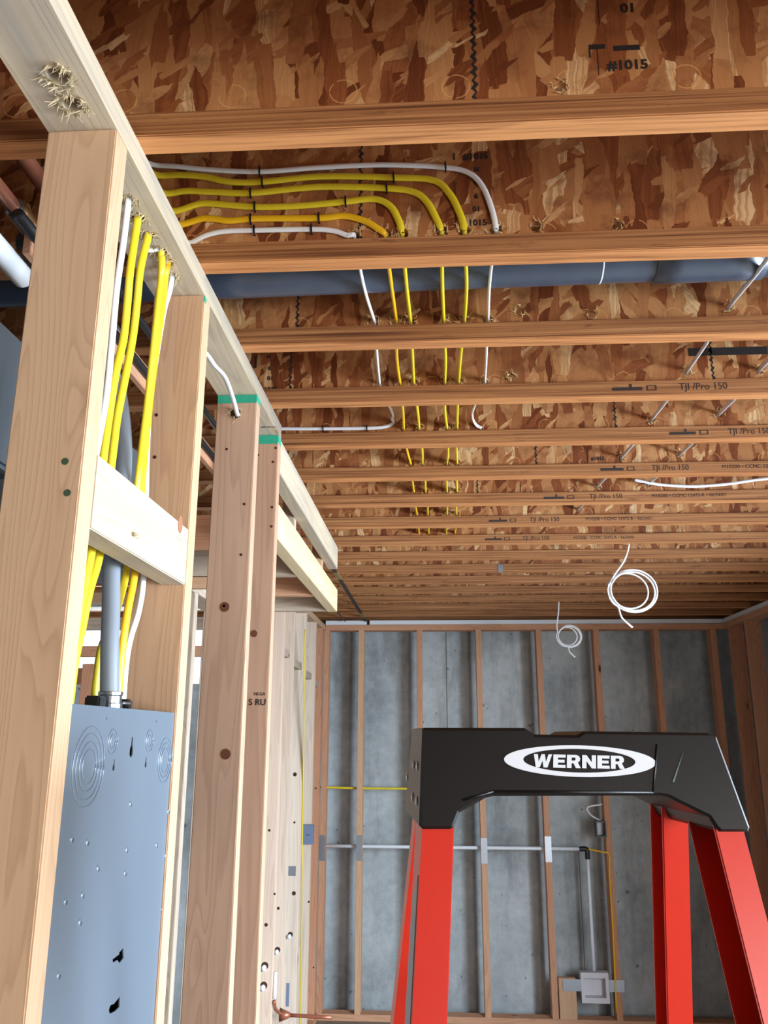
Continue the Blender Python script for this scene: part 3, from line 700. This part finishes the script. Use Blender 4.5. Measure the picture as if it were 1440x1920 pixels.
# staples
def staple(p, d, label, hw=.008):
    S = empty('cable_staple', p, label, 'staple', 'black cable staples')
    d = Vector(d).normalized(); up = Vector((0, -1, 0)).cross(d).normalized()
    obox('crown', p+up*hw+Vector((0, -.0048, 0)), p-up*hw+Vector((0, -.0048, 0)), .0032, .0018, BLK, S, bev=.0004, upv=(0, 1, 0))
    for s in (1, -1): obox('leg', p+up*hw*s+Vector((0, -.005, 0)), p+up*hw*s+Vector((0, .007, 0)), .0026, .0018, BLK, S, bev=.0003, upv=(0, 0, 1))
SP = [('w_out', 487, 321), ('w_out', 835, 313), ('y1', 492, 341), ('y1', 738, 333), ('y2', 470, 362), ('y2', 725, 353), ('y3', 478, 388), ('y3', 648, 378), ('y4', 470, 411), ('y4', 598, 409), ('w_in', 477, 432), ('w_in', 584, 430)]
cn = {'w_out': 'outermost white cable', 'y1': 'uppermost yellow cable', 'y2': 'second yellow cable', 'y3': 'third yellow cable', 'y4': 'lowest yellow cable', 'w_in': 'innermost white cable'}
for j, (nm, x, y) in enumerate(SP):
    staple(atY(x, y, YR), (1, 0, .06), 'black staple over the %s on the second joist, %s one' % (cn[nm], 'left' if j % 2 == 0 else 'right'))
for j, (x, y) in enumerate(((606, 804), (688, 803))):
    staple(atY(x, y, webY(N0+4)-.009), (1, 0, 0), 'black staple over the white cable on the fifth joist, %s one' % ('left', 'right')[j], .007)
# right hand cables through the webs
for nm, L in (('r1', 'flat white cable slanting through the joist webs at the right'), ('r2', 'white cable through the joist webs at the far right edge')):
    P = []
    for a_, b_ in zip(HP[nm], HP[nm][1:]):
        P += [a_, (a_+b_)/2+Vector((0, 0, -.004))]
    P.append(HP[nm][-1]); P.append(HP[nm][-1]+Vector((0, .25, -.002)))
    tag(sweep('cable', P, .0055, .0030, WHT, wide=(0, 0, 1)), L, 'cable', 'white cables through the joists at the right')
yb = JY[N0+6]-.02
tag(sweep('cable', [atY(1190, 900, yb), atY(1205, 903, yb), atY(1240, 909, yb), atY(1300, 912, yb), atY(1360, 908, yb), atY(1425, 899, yb), atY(1520, 890, yb)], .0050, .0035, WHT), 'white cable sagging level under the joists at the right', 'cable')
# cable into the green topped stud
h = atY(446, 780, SY['3'])
tag(sweep('cable', [atZ(352, 640, PB-.012), atZ(385, 662, PB-.016), atZ(402, 685, PB-.03), atY(422, 708, SY['3']-.16), atY(436, 745, SY['3']-.07), h+Vector((0, -.012, .004)), h+Vector((0, .015, -.004))], .0052, .0032, WHT, wide=(1, 0, 0)), 'white cable bending into the hole of the green topped stud', 'cable')
# small white stub through the plate
p = atZ(290, 467, PB)
tag(sweep('cable_stub', [p+Vector((-.010, -.004, -.004)), p+Vector((.004, .002, .002)), p+Vector((.010, .006, .01))], .0045, .003, WHT), 'short white cable end poking out of the top plate', 'cable')

# grey conduit rising from the panel
P = [atX(207, 1306, -.438), atX(206, 1212, -.445), atX(208, 1142, -.452), atX(210, 1050, -.462), atX(222, 960, -.470), atX(231, 883, -.476), atX(232, 817, -.486), atX(224, 747, -.50), atX(210, 700, -.52), atX(190, 668, -.55), atX(160, 640, -.60)]
P[0].z = HC+.036
cdt = sweep('conduit', P, .0125, .0125, CONDUIT, seg=18)
tag(cdt, 'thick grey flexible conduit rising from the top of the electrical panel', 'conduit')

# ------------------------------------------------------------------ electrical panel (seen from its back)
PX1 = WX1-.003; PY0, PY1 = SY['1']+.039, SY['2']-.001; PZ1 = HC+.0325; PZ0 = HC-.86
ep = empty('breaker_box', ((WX1+WX0)/2, (PY0+PY1)/2, PZ0), 'grey steel breaker box seen from its back between two studs', 'electrical panel')
def P2(x, y): p = atX(x, y, PX1); return (p.y, p.z)
HL = []
def key(x, y, s=1.0):
    c = P2(x, y); HL.append([(c[0]+a*s, c[1]+b*s) for a, b in ((-.0022, .012), (.0022, .012), (.0030, .002), (.0058, -.003), (.0058, -.010), (0, -.014), (-.0058, -.010), (-.0058, -.003), (-.0030, .002))])
key(247, 1400); key(213.5, 1434, .55); key(273.5, 1429, .55)
def odd(pts): HL.append([P2(x, y) for x, y in pts])
odd([(231, 1777), (232, 1796), (224, 1806), (220, 1800), (212, 1805), (211, 1799), (224, 1789), (223, 1787)])
odd([(225, 1868), (224, 1888), (216, 1896), (206, 1901), (204, 1894), (207, 1885), (214, 1882), (218, 1877)])
bk = flat('back_sheet', rect(PY0, PZ0, PY1, PZ1), HL, .0016, PANEL, frame((PX1-.0008, 0, 0), (0, 1, 0), (0, 0, 1)), ep)
bm = bmesh.new(); x0 = PX1-.088
for lo, hi in (((x0, PY0, PZ1-.0016), (PX1-.0016, PY1, PZ1)), ((x0, PY0, PZ0), (PX1-.0016, PY1, PZ0+.0016)), ((x0, PY0, PZ0), (PX1-.0016, PY0+.0016, PZ1)), ((x0, PY1-.0016, PZ0), (PX1-.0016, PY1, PZ1)), ((x0-.002, PY0, PZ0), (x0, PY1, PZ1))):
    lo = Vector(lo); hi = Vector(hi); box_bm(bm, (lo+hi)/2, hi-lo)
bmesh_obj('enclosure', bm, PANEL, ep, (0, 0, 0))
def ringp(x, y, r, n='knockout_ring', w=.0012, ry=None):
    c = P2(x, y); pts = [Vector((PX1+.0002, c[0]+r*cos(a), c[1]+(ry or r)*sin(a))) for a in [2*pi*k/40 for k in range(41)]]
    sweep(n, pts, w, w*.7, PANEL, ep, wide=(1, 0, 0), seg=6, raw=True)
for cx, cy, rs in ((166, 1437, (.019, .027, .036, .044)), (309, 1425, (.017, .024, .031))):
    for r in rs: ringp(cx, cy, r)
for cx, cy in ((211, 1390), (280, 1389)):
    for r in (.0085, .0145): ringp(cx, cy, r)
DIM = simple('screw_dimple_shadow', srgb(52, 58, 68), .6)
for x, y in ((244, 1508), (134, 1574), (163, 1580), (237, 1594), (293, 1585), (183, 1629), (234, 1638), (154, 1679), (122, 1691), (149, 1730), (109, 1830), (315, 1522), (310, 1605), (304, 1705), (200, 1347), (293, 1353)):
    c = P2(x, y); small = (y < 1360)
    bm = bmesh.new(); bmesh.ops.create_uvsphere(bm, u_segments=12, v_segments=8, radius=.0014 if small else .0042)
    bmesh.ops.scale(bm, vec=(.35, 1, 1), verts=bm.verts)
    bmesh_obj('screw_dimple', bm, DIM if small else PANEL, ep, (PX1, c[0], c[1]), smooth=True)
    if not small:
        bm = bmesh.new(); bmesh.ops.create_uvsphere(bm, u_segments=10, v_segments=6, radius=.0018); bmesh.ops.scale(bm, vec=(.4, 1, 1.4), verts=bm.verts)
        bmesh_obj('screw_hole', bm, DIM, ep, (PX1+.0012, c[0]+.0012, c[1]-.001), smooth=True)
# connectors on the panel top
cc = atX(207, 1306, -.438); cc.z = PZ1
cn_ = empty('conduit_connector', cc, 'shiny metal clamp connector holding the grey conduit on the panel', 'connector')
def ringcyl(name, c, r, h, m, par, seg=24, r2=None):
    bm = bmesh.new(); bmesh.ops.create_cone(bm, cap_ends=True, segments=seg, radius1=r, radius2=r2 or r, depth=h)
    bmesh.ops.bevel(bm, geom=[e for e in bm.edges], offset=.0006, segments=1, affect='EDGES')
    return bmesh_obj(name, bm, m, par, c)
ringcyl('lower_ring', cc+Vector((0, 0, .004)), .0165, .008, ZINC, cn_)
ringcyl('clamp_body', cc+Vector((0, 0, .013)), .0150, .010, ZINC, cn_)
ringcyl('upper_ring', cc+Vector((0, 0, .021)), .0162, .005, ZINC, cn_)
sweep('clamp_screw', [cc+Vector((.013, .010, .009)), cc+Vector((.018, .030, .009))], .0022, .0022, ZINC, cn_)
for j, (x, y) in enumerate(((180, 1306), (232, 1309))):
    c = atX(x, y, -.440); c.z = PZ1+.008
    tag(box('cable_connector', c-Vector((.010, .012 if j == 0 else .008, .008)), c+Vector((.010, .012 if j == 0 else .008, .008)), BLK, bev=.002), ['black plastic cable connector left of the shiny conduit clamp', 'small black cable connector right of the shiny conduit clamp'][j], 'connector', 'black cable connectors')

# ------------------------------------------------------------------ drain pipe between the second and third joists
dp = empty('drain_pipe', (0, 1.42, HC+.87), 'dark grey plastic drain pipe running between the joists', 'pipe')
def dpz(x): return HC+.868+.012*x
sweep('pipe', [Vector((-1.6, 1.415, dpz(-1.6))), Vector((0, 1.415, dpz(0))), Vector((2.1, 1.415, dpz(2.1)))], .0445, .0445, ABS, dp, seg=32)
xc = atY(1128, 515, 1.40).x
sweep('coupling', [Vector((xc+.10, 1.415, dpz(xc+.10))), Vector((xc+.30, 1.415, dpz(xc+.3)))], .049, .049, ABS, dp, seg=32)
sweep('glue_bead', [Vector((xc, 1.415, dpz(xc))), Vector((xc+.003, 1.415, dpz(xc)))], .0449, .0449, PVC, dp, seg=32)

# ------------------------------------------------------------------ pipes and duct behind the left wall
def along(xp, yp, X, r, y0, y1, m, name, label, cat='pipe', seg=20, tilt=0):
    p = atX(xp, yp, X); z = p.z
    return tag(sweep(name, [Vector((X, y0, z)), Vector((X, (y0+y1)/2, z)), Vector((X, y1, z+tilt))], r, r, m, seg=seg), label, cat)
along(38, 285, -.66, .0145, .2, 5.2, COPPER, 'copper_pipe', 'large copper pipe overhead left of the nearest stud')
along(15, 262, -.70, .006, .2, 5.2, COPPER, 'copper_pipe', 'thin copper pipe beside the large one, upper left')
cp2 = empty('copper_pipe', atX(20, 380, -.60), 'copper pipe with soldered coupling at the left edge', 'pipe')
q = atX(30, 393, -.60)
sweep('pipe', [Vector((-.60, .2, q.z)), q], .011, .011, COPPER, cp2)
sweep('coupling', [q+Vector((0, -.004, 0)), q+Vector((0, .05, 0))], .0165, .0165, simple('brass_coupling', srgb(150, 110, 72), .4, .4), cp2)
sweep('solder_ring', [q+Vector((0, -.008, 0)), q+Vector((0, .0, 0))], .0145, .0145, ZINC, cp2)
q2 = q+Vector((0, .06, -.01))
sweep('collar', [q2, q2+Vector((0, .35, -.02))], .030, .030, DUCT, cp2, seg=24)
q = atX(26, 500, -.60)
tag(sweep('white_pipe', [Vector((-.60, .2, q.z+.004)), Vector((-.60, q.y*.7, q.z+.001)), q+Vector((0, .03, 0))], .0165, .0165, PVC, seg=20), 'white plastic pipe at the left edge behind the nearest stud', 'pipe')
# big square duct
zt = atX(20, 520, -.60).z
du = empty('sheet_metal_duct', (-.82, 1.2, HC+.36), 'large dull grey sheet metal duct behind the left studs', 'duct')
box('duct_body', (-1.10, .35, HC+.36), (-.60, 1.98, HC+.56), DUCT, du, bev=.006)
for yy in (1.1, 1.75): box('drive_cleat', (-1.106, yy, HC+.354), (-.594, yy+.025, HC+.566), DUCT, du, bev=.003)
along(225, 640, -.56, .009, .95, 4.2, BLK, 'black_pipe', 'thin black pipe running behind the cables in the stud bay')
along(262, 600, -.53, .007, 1.0, 4.2, BLK, 'black_pipe', 'thin black line beside the duct, right of the other')
tag(obox('support_board', (-.57, 1.0, HC+.68), (-.57, 3.4, HC+.68), .012, .05, redw['Y']), 'reddish board above the black pipes behind the cables', 'framing board')
# boards across the side room window
WB = redw['X']
for j, (z, h) in enumerate(((.50, .06), (.36, .05), (.60, .05), (.22, .07))):
    tag(box('window_cross_board', (-2.5, 4.0-.1*j, HC+z), (-1.1, 4.04-.1*j, HC+z+h), [greyw, redw, stud, redw][j]['X']), ['second', 'third', 'highest', 'lowest'][j]+' board crossing the bright opening behind the panel cables', 'framing board', 'boards across the bright side opening')
for j, x in enumerate((-1.95, -1.55, -1.15)):
    tag(box('side_room_post', (x, 3.6, 0), (x+.05, 3.65, HC+.30), redw['Z']), ['left', 'middle', 'right'][j]+' reddish post under the boards of the side opening', 'post', 'posts in the side room')

# ------------------------------------------------------------------ corner strap, ceiling bits, hanging coils
X = atZ(688, 1166, JB).x
st = empty('ceiling_strap', (X, 4.7, JB-.006), 'dark strap running under the joists to the far left corner', 'strap')
box('strap', (X-.010, 3.7, JB-.010), (X+.010, 5.9, JB-.004), simple('dark_strap', srgb(58, 46, 40), .7), st, bev=0)
for yy in (3.95, 5.35): box('tape_patch', (X-.012, yy, JB-.011), (X+.012, yy+.18, JB-.0035), simple('yellowed_tape', srgb(150, 124, 78), .7), st, bev=0)
tag(sweep('cable', [Vector((X-.15, 3.3, JB-.01)), Vector((X-.16, 4.0, JB-.012)), Vector((X-.15, 4.8, JB-.01)), Vector((X-.14, 5.7, JB-.01))], .006, .004, simple('brown_cable', srgb(70, 52, 42), .6)), 'brown cable beside the dark strap under the joists', 'cable')
p = atY(938, 1058, JY[N0+10]-.001)
jp = tag(box('joist_plate', (p.x-.012, JY[N0+10]-.003, JB-.004), (p.x+.012, JY[N0+10], JB+.036), STEEL, bev=.0005), 'small blue-grey steel plate on a far joist', 'nail plate')
def coil(top, cx, cy, Y, r, turns, name_label, tails, br=.0040):
    P = []
    for x, y in tails: P.append(atY(x, y, Y))
    c = atY(cx, cy, Y); n = 26
    a0 = math.atan2(P[-1].z-c.z, P[-1].x-c.x)
    for k in range(int(n*turns)+1):
        a = a0+2*pi*k/n; rr = r*(1+.10*sin(k*.9/n*2*pi*.37)+.03*sin(k*.31))
        ox = r*.16*sin(2*pi*k/n/turns*.9)
        P.append(Vector((c.x+rr*cos(a)+ox, Y+.004*k/n*(-1)**(k//n)+.006*sin(a), c.z+rr*.93*sin(a))))
    l = P[-1]; P.append(l+Vector((r*.10, -.01, -r*.5))); P.append(l+Vector((r*.55, -.012, -r*.95)))
    return tag(sweep('cable_coil', P, br, br*.75, WHT, n=3, seg=8), name_label, 'cable coil', 'white cable coils hanging from the joists')
coil(None, 1184, 1108, 3.44, .088, 3.2, 'larger coil of white cable hanging from the joists at the right', [(1180, 1015), (1178, 1030), (1170, 1052), (1152, 1078), (1142, 1098)])
coil(None, 1066, 1193, 4.97, .064, 3.3, 'smaller coil of white cable hanging lower, in front of the far wall', [(1048, 1126), (1047, 1150), (1044, 1172), (1046, 1190)], .0045)
# grey bracket near the coil
# ------------------------------------------------------------------ step ladder
RED = simple('orange_red_fibreglass', srgb(206, 44, 26), .36, spec=.5, var=.05, nsc=120)
CAP = simple('black_ladder_cap_plastic', srgb(13, 14, 16), .40, spec=.4)
LOGO = simple('white_logo_print', srgb(225, 232, 242), .5)
RIV = simple('rivet_steel', srgb(170, 160, 150), .35, .9)
ALU = simple('aluminium_step', srgb(176, 178, 182), .35, .9)
LAB = simple('grey_label', srgb(168, 164, 160), .6, var=.12, nsc=160)
th_ = radians(6.8); FLd = .90
FLp = atY(792, 1365, FLd)
A = Vector((cos(th_), sin(th_), 0)); Bv = Vector((-sin(th_), cos(th_), 0)); Z = Vector((0, 0, 1))
tl = radians(1.0); A2 = A*cos(tl)-Z*sin(tl); Z2 = Z*cos(tl)+A*sin(tl)
SPL_F, SPL_R, OUT = .26, .30, .075
ld = empty('step_ladder', (FLp.x+.16, FLp.y+.06, 0), 'orange-red fibreglass step ladder with a black top cap', 'ladder')
def L3(u, w, v): return FLp + A2*u + Bv*w + Z2*v           # u across, w depth, v up
def onfront(x, y):
    """point of the leaning front plane under a pixel -> (u, v)"""
    d = ray(x, y); n = (A2).cross(-Bv*SPL_F - Z2).normalized(); o = Vector((0, 0, HC))
    t = (FLp-o).dot(n)/d.dot(n); q = o+d*t-FLp
    v = q.dot(Z2); return (q.dot(A2), v)
prof = [(792, 1367), (797, 1364.5), (985, 1365), (1003, 1377), (1083, 1378.5), (1095, 1371), (1330, 1374), (1345, 1381), (1408, 1552), (1405, 1560), (1352, 1560), (1343, 1552), (1330, 1532), (1278, 1507), (1255, 1495), (1240, 1492), (925, 1493), (912, 1496), (862, 1524), (856, 1540), (851, 1552), (845, 1555), (793, 1555), (786, 1548)]
pf = [onfront(*p) for p in prof]
CD = .125
def front_w(v): return SPL_F*v            # v negative below the top -> towards the camera
def back_w(v): return CD - SPL_R*.9*v
bm = bmesh.new(); n = len(pf)
def ins(pf, d):
    cx = sum(p[0] for p in pf)/len(pf); cz = sum(p[1] for p in pf)/len(pf); out = []
    for i, p in enumerate(pf):
        a_ = Vector(pf[i-1]); b_ = Vector(p); c_ = Vector(pf[(i+1) % len(pf)])
        e1 = (b_-a_).normalized(); e2 = (c_-b_).normalized(); nn = Vector((e1.y+e2.y, -(e1.x+e2.x))); nn.normalize()
        out.append((b_.x+nn.x*d, b_.y+nn.y*d))
    return out
r0 = ins(pf, .003)
loops = [(r0, lambda v: front_w(v)), (pf, lambda v: front_w(v)+.003), (pf, lambda v: back_w(v)-.003), (r0, lambda v: back_w(v))]
VR = []
for lp, wf in loops: VR.append([bm.verts.new(L3(u, wf(v), v)) for u, v in lp])
for a_, b_ in zip(VR, VR[1:]):
    for i in range(n): bm.faces.new((a_[i], a_[(i+1) % n], b_[(i+1) % n], b_[i]))
bm.faces.new(VR[0]); bm.faces.new(VR[-1][::-1])
bmesh.ops.triangulate(bm, faces=[f for f in bm.faces if len(f.verts) > 4])
cap = bmesh_obj('top_cap', bm, CAP, ld, (0, 0, 0))
# front-plane frame for decals
def front_mat(off): 
    y = (Bv*SPL_F + Z2).normalized(); x = A2.normalized(); zz = x.cross(y)
    m = Matrix((x, y, zz)).transposed().to_4x4(); m.translation = FLp + zz*off; return m
SV = sqrt(1+SPL_F**2)
def fv(x, y): u, v = onfront(x, y); return (u, v*SV)
# raised panel lines of the cap
rp_ = [fv(*p) for p in ((868, 1392), (1232, 1396), (1222, 1478), (925, 1482), (868, 1500))]
# logo: ring and lettering
c0 = fv(1087, 1427); e0 = fv(945, 1427); e1 = fv(1229, 1430); t0 = fv(1087, 1398); b0 = fv(1087, 1457)
rx = (e1[0]-e0[0])/2; cx = (e1[0]+e0[0])/2; ry = (t0[1]-b0[1])/2; cy = (t0[1]+b0[1])/2
i0 = fv(981, 1427); i1 = fv(1191, 1430); it = fv(1087, 1404.5); ib = fv(1087, 1449)
flat('logo_ring', circle(cx, cy, rx, 72, ry), [circle((i0[0]+i1[0])/2, (it[1]+ib[1])/2, (i1[0]-i0[0])/2, 72, (it[1]-ib[1])/2)], .0006, LOGO, front_mat(.0006), cap)
# block letters, drawn as outlines on a 5x7 style heavy slanted grid
def letter(ch):
    if ch == 'W': return [[(0, 1), (.24, 1), (.30, .42), (.46, 1), (.66, 1), (.74, .42), (.88, 1), (1.10, 1), (.84, 0), (.60, 0), (.53, .52), (.38, 0), (.14, 0)]], 1.10
    if ch == 'E': return [[(0, 0), (.74, 0), (.74, .22), (.28, .22), (.28, .40), (.68, .40), (.68, .61), (.28, .61), (.28, .78), (.74, .78), (.74, 1), (0, 1)]], .74
    if ch == 'R': return [[(0, 0), (.28, 0), (.28, .36), (.40, .36), (.54, 0), (.84, 0), (.66, .42), (.78, .54), (.80, .74), (.72, .92), (.56, 1), (0, 1)], [(.28, .56), (.46, .56), (.52, .62), (.52, .74), (.46, .80), (.28, .80)]], .84
    if ch == 'N': return [[(0, 0), (.26, 0), (.26, .56), (.58, 0), (.84, 0), (.84, 1), (.58, 1), (.58, .46), (.26, 1), (0, 1)]], .84
l0 = fv(1000, 1440); l1 = fv(1174, 1442); lt = fv(1087, 1416); lb = fv(1087, 1440.5)
Hh = lt[1]-lb[1]; tot = sum(letter(c)[1] for c in 'WERNER')+.08*5; ws = (l1[0]-l0[0]-Hh*.12)/tot; xx = l0[0]
for ch in 'WERNER':
    pol, wd = letter(ch)
    tf = [[(xx+(a_)*ws+.12*b_*Hh, lb[1]+b_*Hh) for a_, b_ in q] for q in pol]
    flat('logo_letter', tf[0], tf[1:], .0006, LOGO, front_mat(.0006), cap); xx += (wd+.08)*ws
# moulded ridge line and scratch
p0 = fv(1281, 1408); p1 = fv(1262, 1466)
flat('scratch', [(p1[0]-.001, p1[1]), (p1[0]+.001, p1[1]-.0005), (p0[0]+.0002, p0[1])], [], .0004, simple('pale_scuff', srgb(92, 110, 104), .6), front_mat(.0006), cap)
for pts in (((925, 1484), (1225, 1486)), ((868, 1500), (925, 1484)), ((1225, 1486), (1232, 1396))):
    a_, b_ = [fv(*p) for p in pts]; fm = front_mat(.0)
    sweep('moulded_rib', [fm @ Vector((a_[0], a_[1], 0)), fm @ Vector((b_[0], b_[1], 0))], .0014, .0010, CAP, cap, seg=8, raw=True)
# rails: C channels
vb = pf[22][1]                                             # bottom of the cap foot
zbot = -(FLp.z-.012)                                       # v at the floor (about)
def rail(name, u_out, side, w0, dirw, dep, fl, vtop, m=RED, th=.004):
    """side -1 left / +1 right; section in the u-w plane swept along the rail axis"""
    sec = [(0, 0), (fl, 0), (fl, th), (th, th), (th, dep-th), (fl, dep-th), (fl, dep), (0, dep)]
    bm = bmesh.new(); R = []
    for v in (vtop, zbot):
        R.append([bm.verts.new(L3(u_out+side*(-v)*OUT - side*a_, w0 + dirw*(-v) + b_, v)) for a_, b_ in sec])
    k = len(sec)
    for i in range(k): bm.faces.new((R[0][i], R[0][(i+1) % k], R[1][(i+1) % k], R[1][i]))
    bm.faces.new(R[0]); bm.faces.new(R[1][::-1])
    bmesh.ops.triangulate(bm, faces=[f for f in bm.faces if len(f.verts) > 4])
    bmesh.ops.bevel(bm, geom=[e for e in bm.edges if len(e.link_faces) == 2 and abs(e.calc_face_angle(0)) > .8 and e.calc_length() > .5], offset=.0012, segments=2, affect='EDGES')
    return bmesh_obj(name, bm, m, ld, (0, 0, 0))
uL = onfront(792, 1558)[0]-OUT*0+ OUT*vb*-1*0; uL = onfront(792, 1558)
uR = onfront(1399, 1562)
uL0 = uL[0]+OUT*(-uL[1]); uR0 = uR[0]-OUT*(-uR[1])
FRL = rail('front_rail', uL0, -1, .004, -SPL_F, .066, .032, -.06)
FRR = rail('front_rail', uR0, 1, .004, -SPL_F, .066, .030, -.06)
BRL = rail('rear_rail', uL0+.006, -1, CD-.050, SPL_R, .040, .030, -.06)
BRR = rail('rear_rail', uR0-.006, 1, CD-.050, SPL_R, .040, .030, -.06)
for side, r_, u0, w0, dw, dp_ in ((-1, FRL, uL0, .004, -SPL_F, .066), (1, FRR, uR0, .004, -SPL_F, .066), (-1, BRL, uL0+.006, CD-.05, SPL_R, .04), (1, BRR, uR0-.006, CD-.05, SPL_R, .04)):
    v = zbot+.02
    a_ = L3(u0+side*(-v)*OUT-side*.016, w0+dw*(-v)+dp_/2, v+.03); b_ = L3(u0+side*(-v)*OUT-side*.016, w0+dw*(-v)+dp_/2, zbot)
    obox('foot_pad', a_, b_, .040, dp_+.012, BLK, ld, bev=.004, upv=Bv)
for s in range(1, 6):
    v = -.305*s-.012
    wl = -SPL_F*(-v)+.006
    a_ = L3(uL0-(-v)*OUT+.005, wl+.035, v); b_ = L3(uR0+(-v)*OUT-.005, wl+.035, v)
    obox('step', a_, b_, .074, .022, ALU, ld, bev=.002, upv=(0, 0, 1)) if False else obox('step', a_, b_, .074, .022, ALU, ld, bev=.002, upv=(0, 0, 1))
for v in (-.55, -1.1, -1.5):
    w = CD-.03+SPL_R*(-v); obox('rear_brace', L3(uL0-(-v)*OUT+.01, w, v), L3(uR0+(-v)*OUT-.01, w, v), .012, .03, ALU, ld, bev=.001)
# grey printed label on the outside of the left front rail
def railpt(u_add, w_, v): return L3(uL0-(-v)*OUT+u_add, .004-SPL_F*(-v)+w_, v)
bm = bmesh.new(); vs = []
va = onfront(789, 1690)[1]
for u_ in (-.0008, .0002):
    for w_, v_ in ((.010, va+.02), (.056, va-.012), (.056, -.75), (.010, -.75)): vs.append(bm.verts.new(railpt(u_, w_, v_)))
for f_ in ((0, 1, 2, 3), (4, 5, 6, 7), (0, 1, 5, 4), (1, 2, 6, 5), (2, 3, 7, 6), (3, 0, 4, 7)): bm.faces.new([vs[i] for i in f_])
tag(bmesh_obj('warning_label', bm, LAB, ld, (0, 0, 0)), 'grey printed label')
# end plates with rivets on the left end of the cap
for (x, y) in ((776, 1435), (783, 1437), (764, 1457), (774, 1495), (782, 1503)):
    q = ray(x, y); o_ = Vector((0, 0, HC))
    # left end face: plane through the profile's left edge, spanned by depth and its slope
    uu, vv = pf[-1]; e = (L3(*(pf[-1][0], 0, pf[-1][1]))-L3(*(pf[0][0], 0, pf[0][1]))); nn = e.cross(Bv).normalized()
    t_ = (L3(pf[0][0], 0, pf[0][1])-o_).dot(nn)/q.dot(nn); P_ = o_+q*t_
    bm = bmesh.new(); bmesh.ops.create_uvsphere(bm, u_segments=14, v_segments=8, radius=.0055); bmesh.ops.scale(bm, vec=(.4, 1, 1), verts=bm.verts)
    bmesh_obj('rivet', bm, RIV, ld, P_, smooth=True)
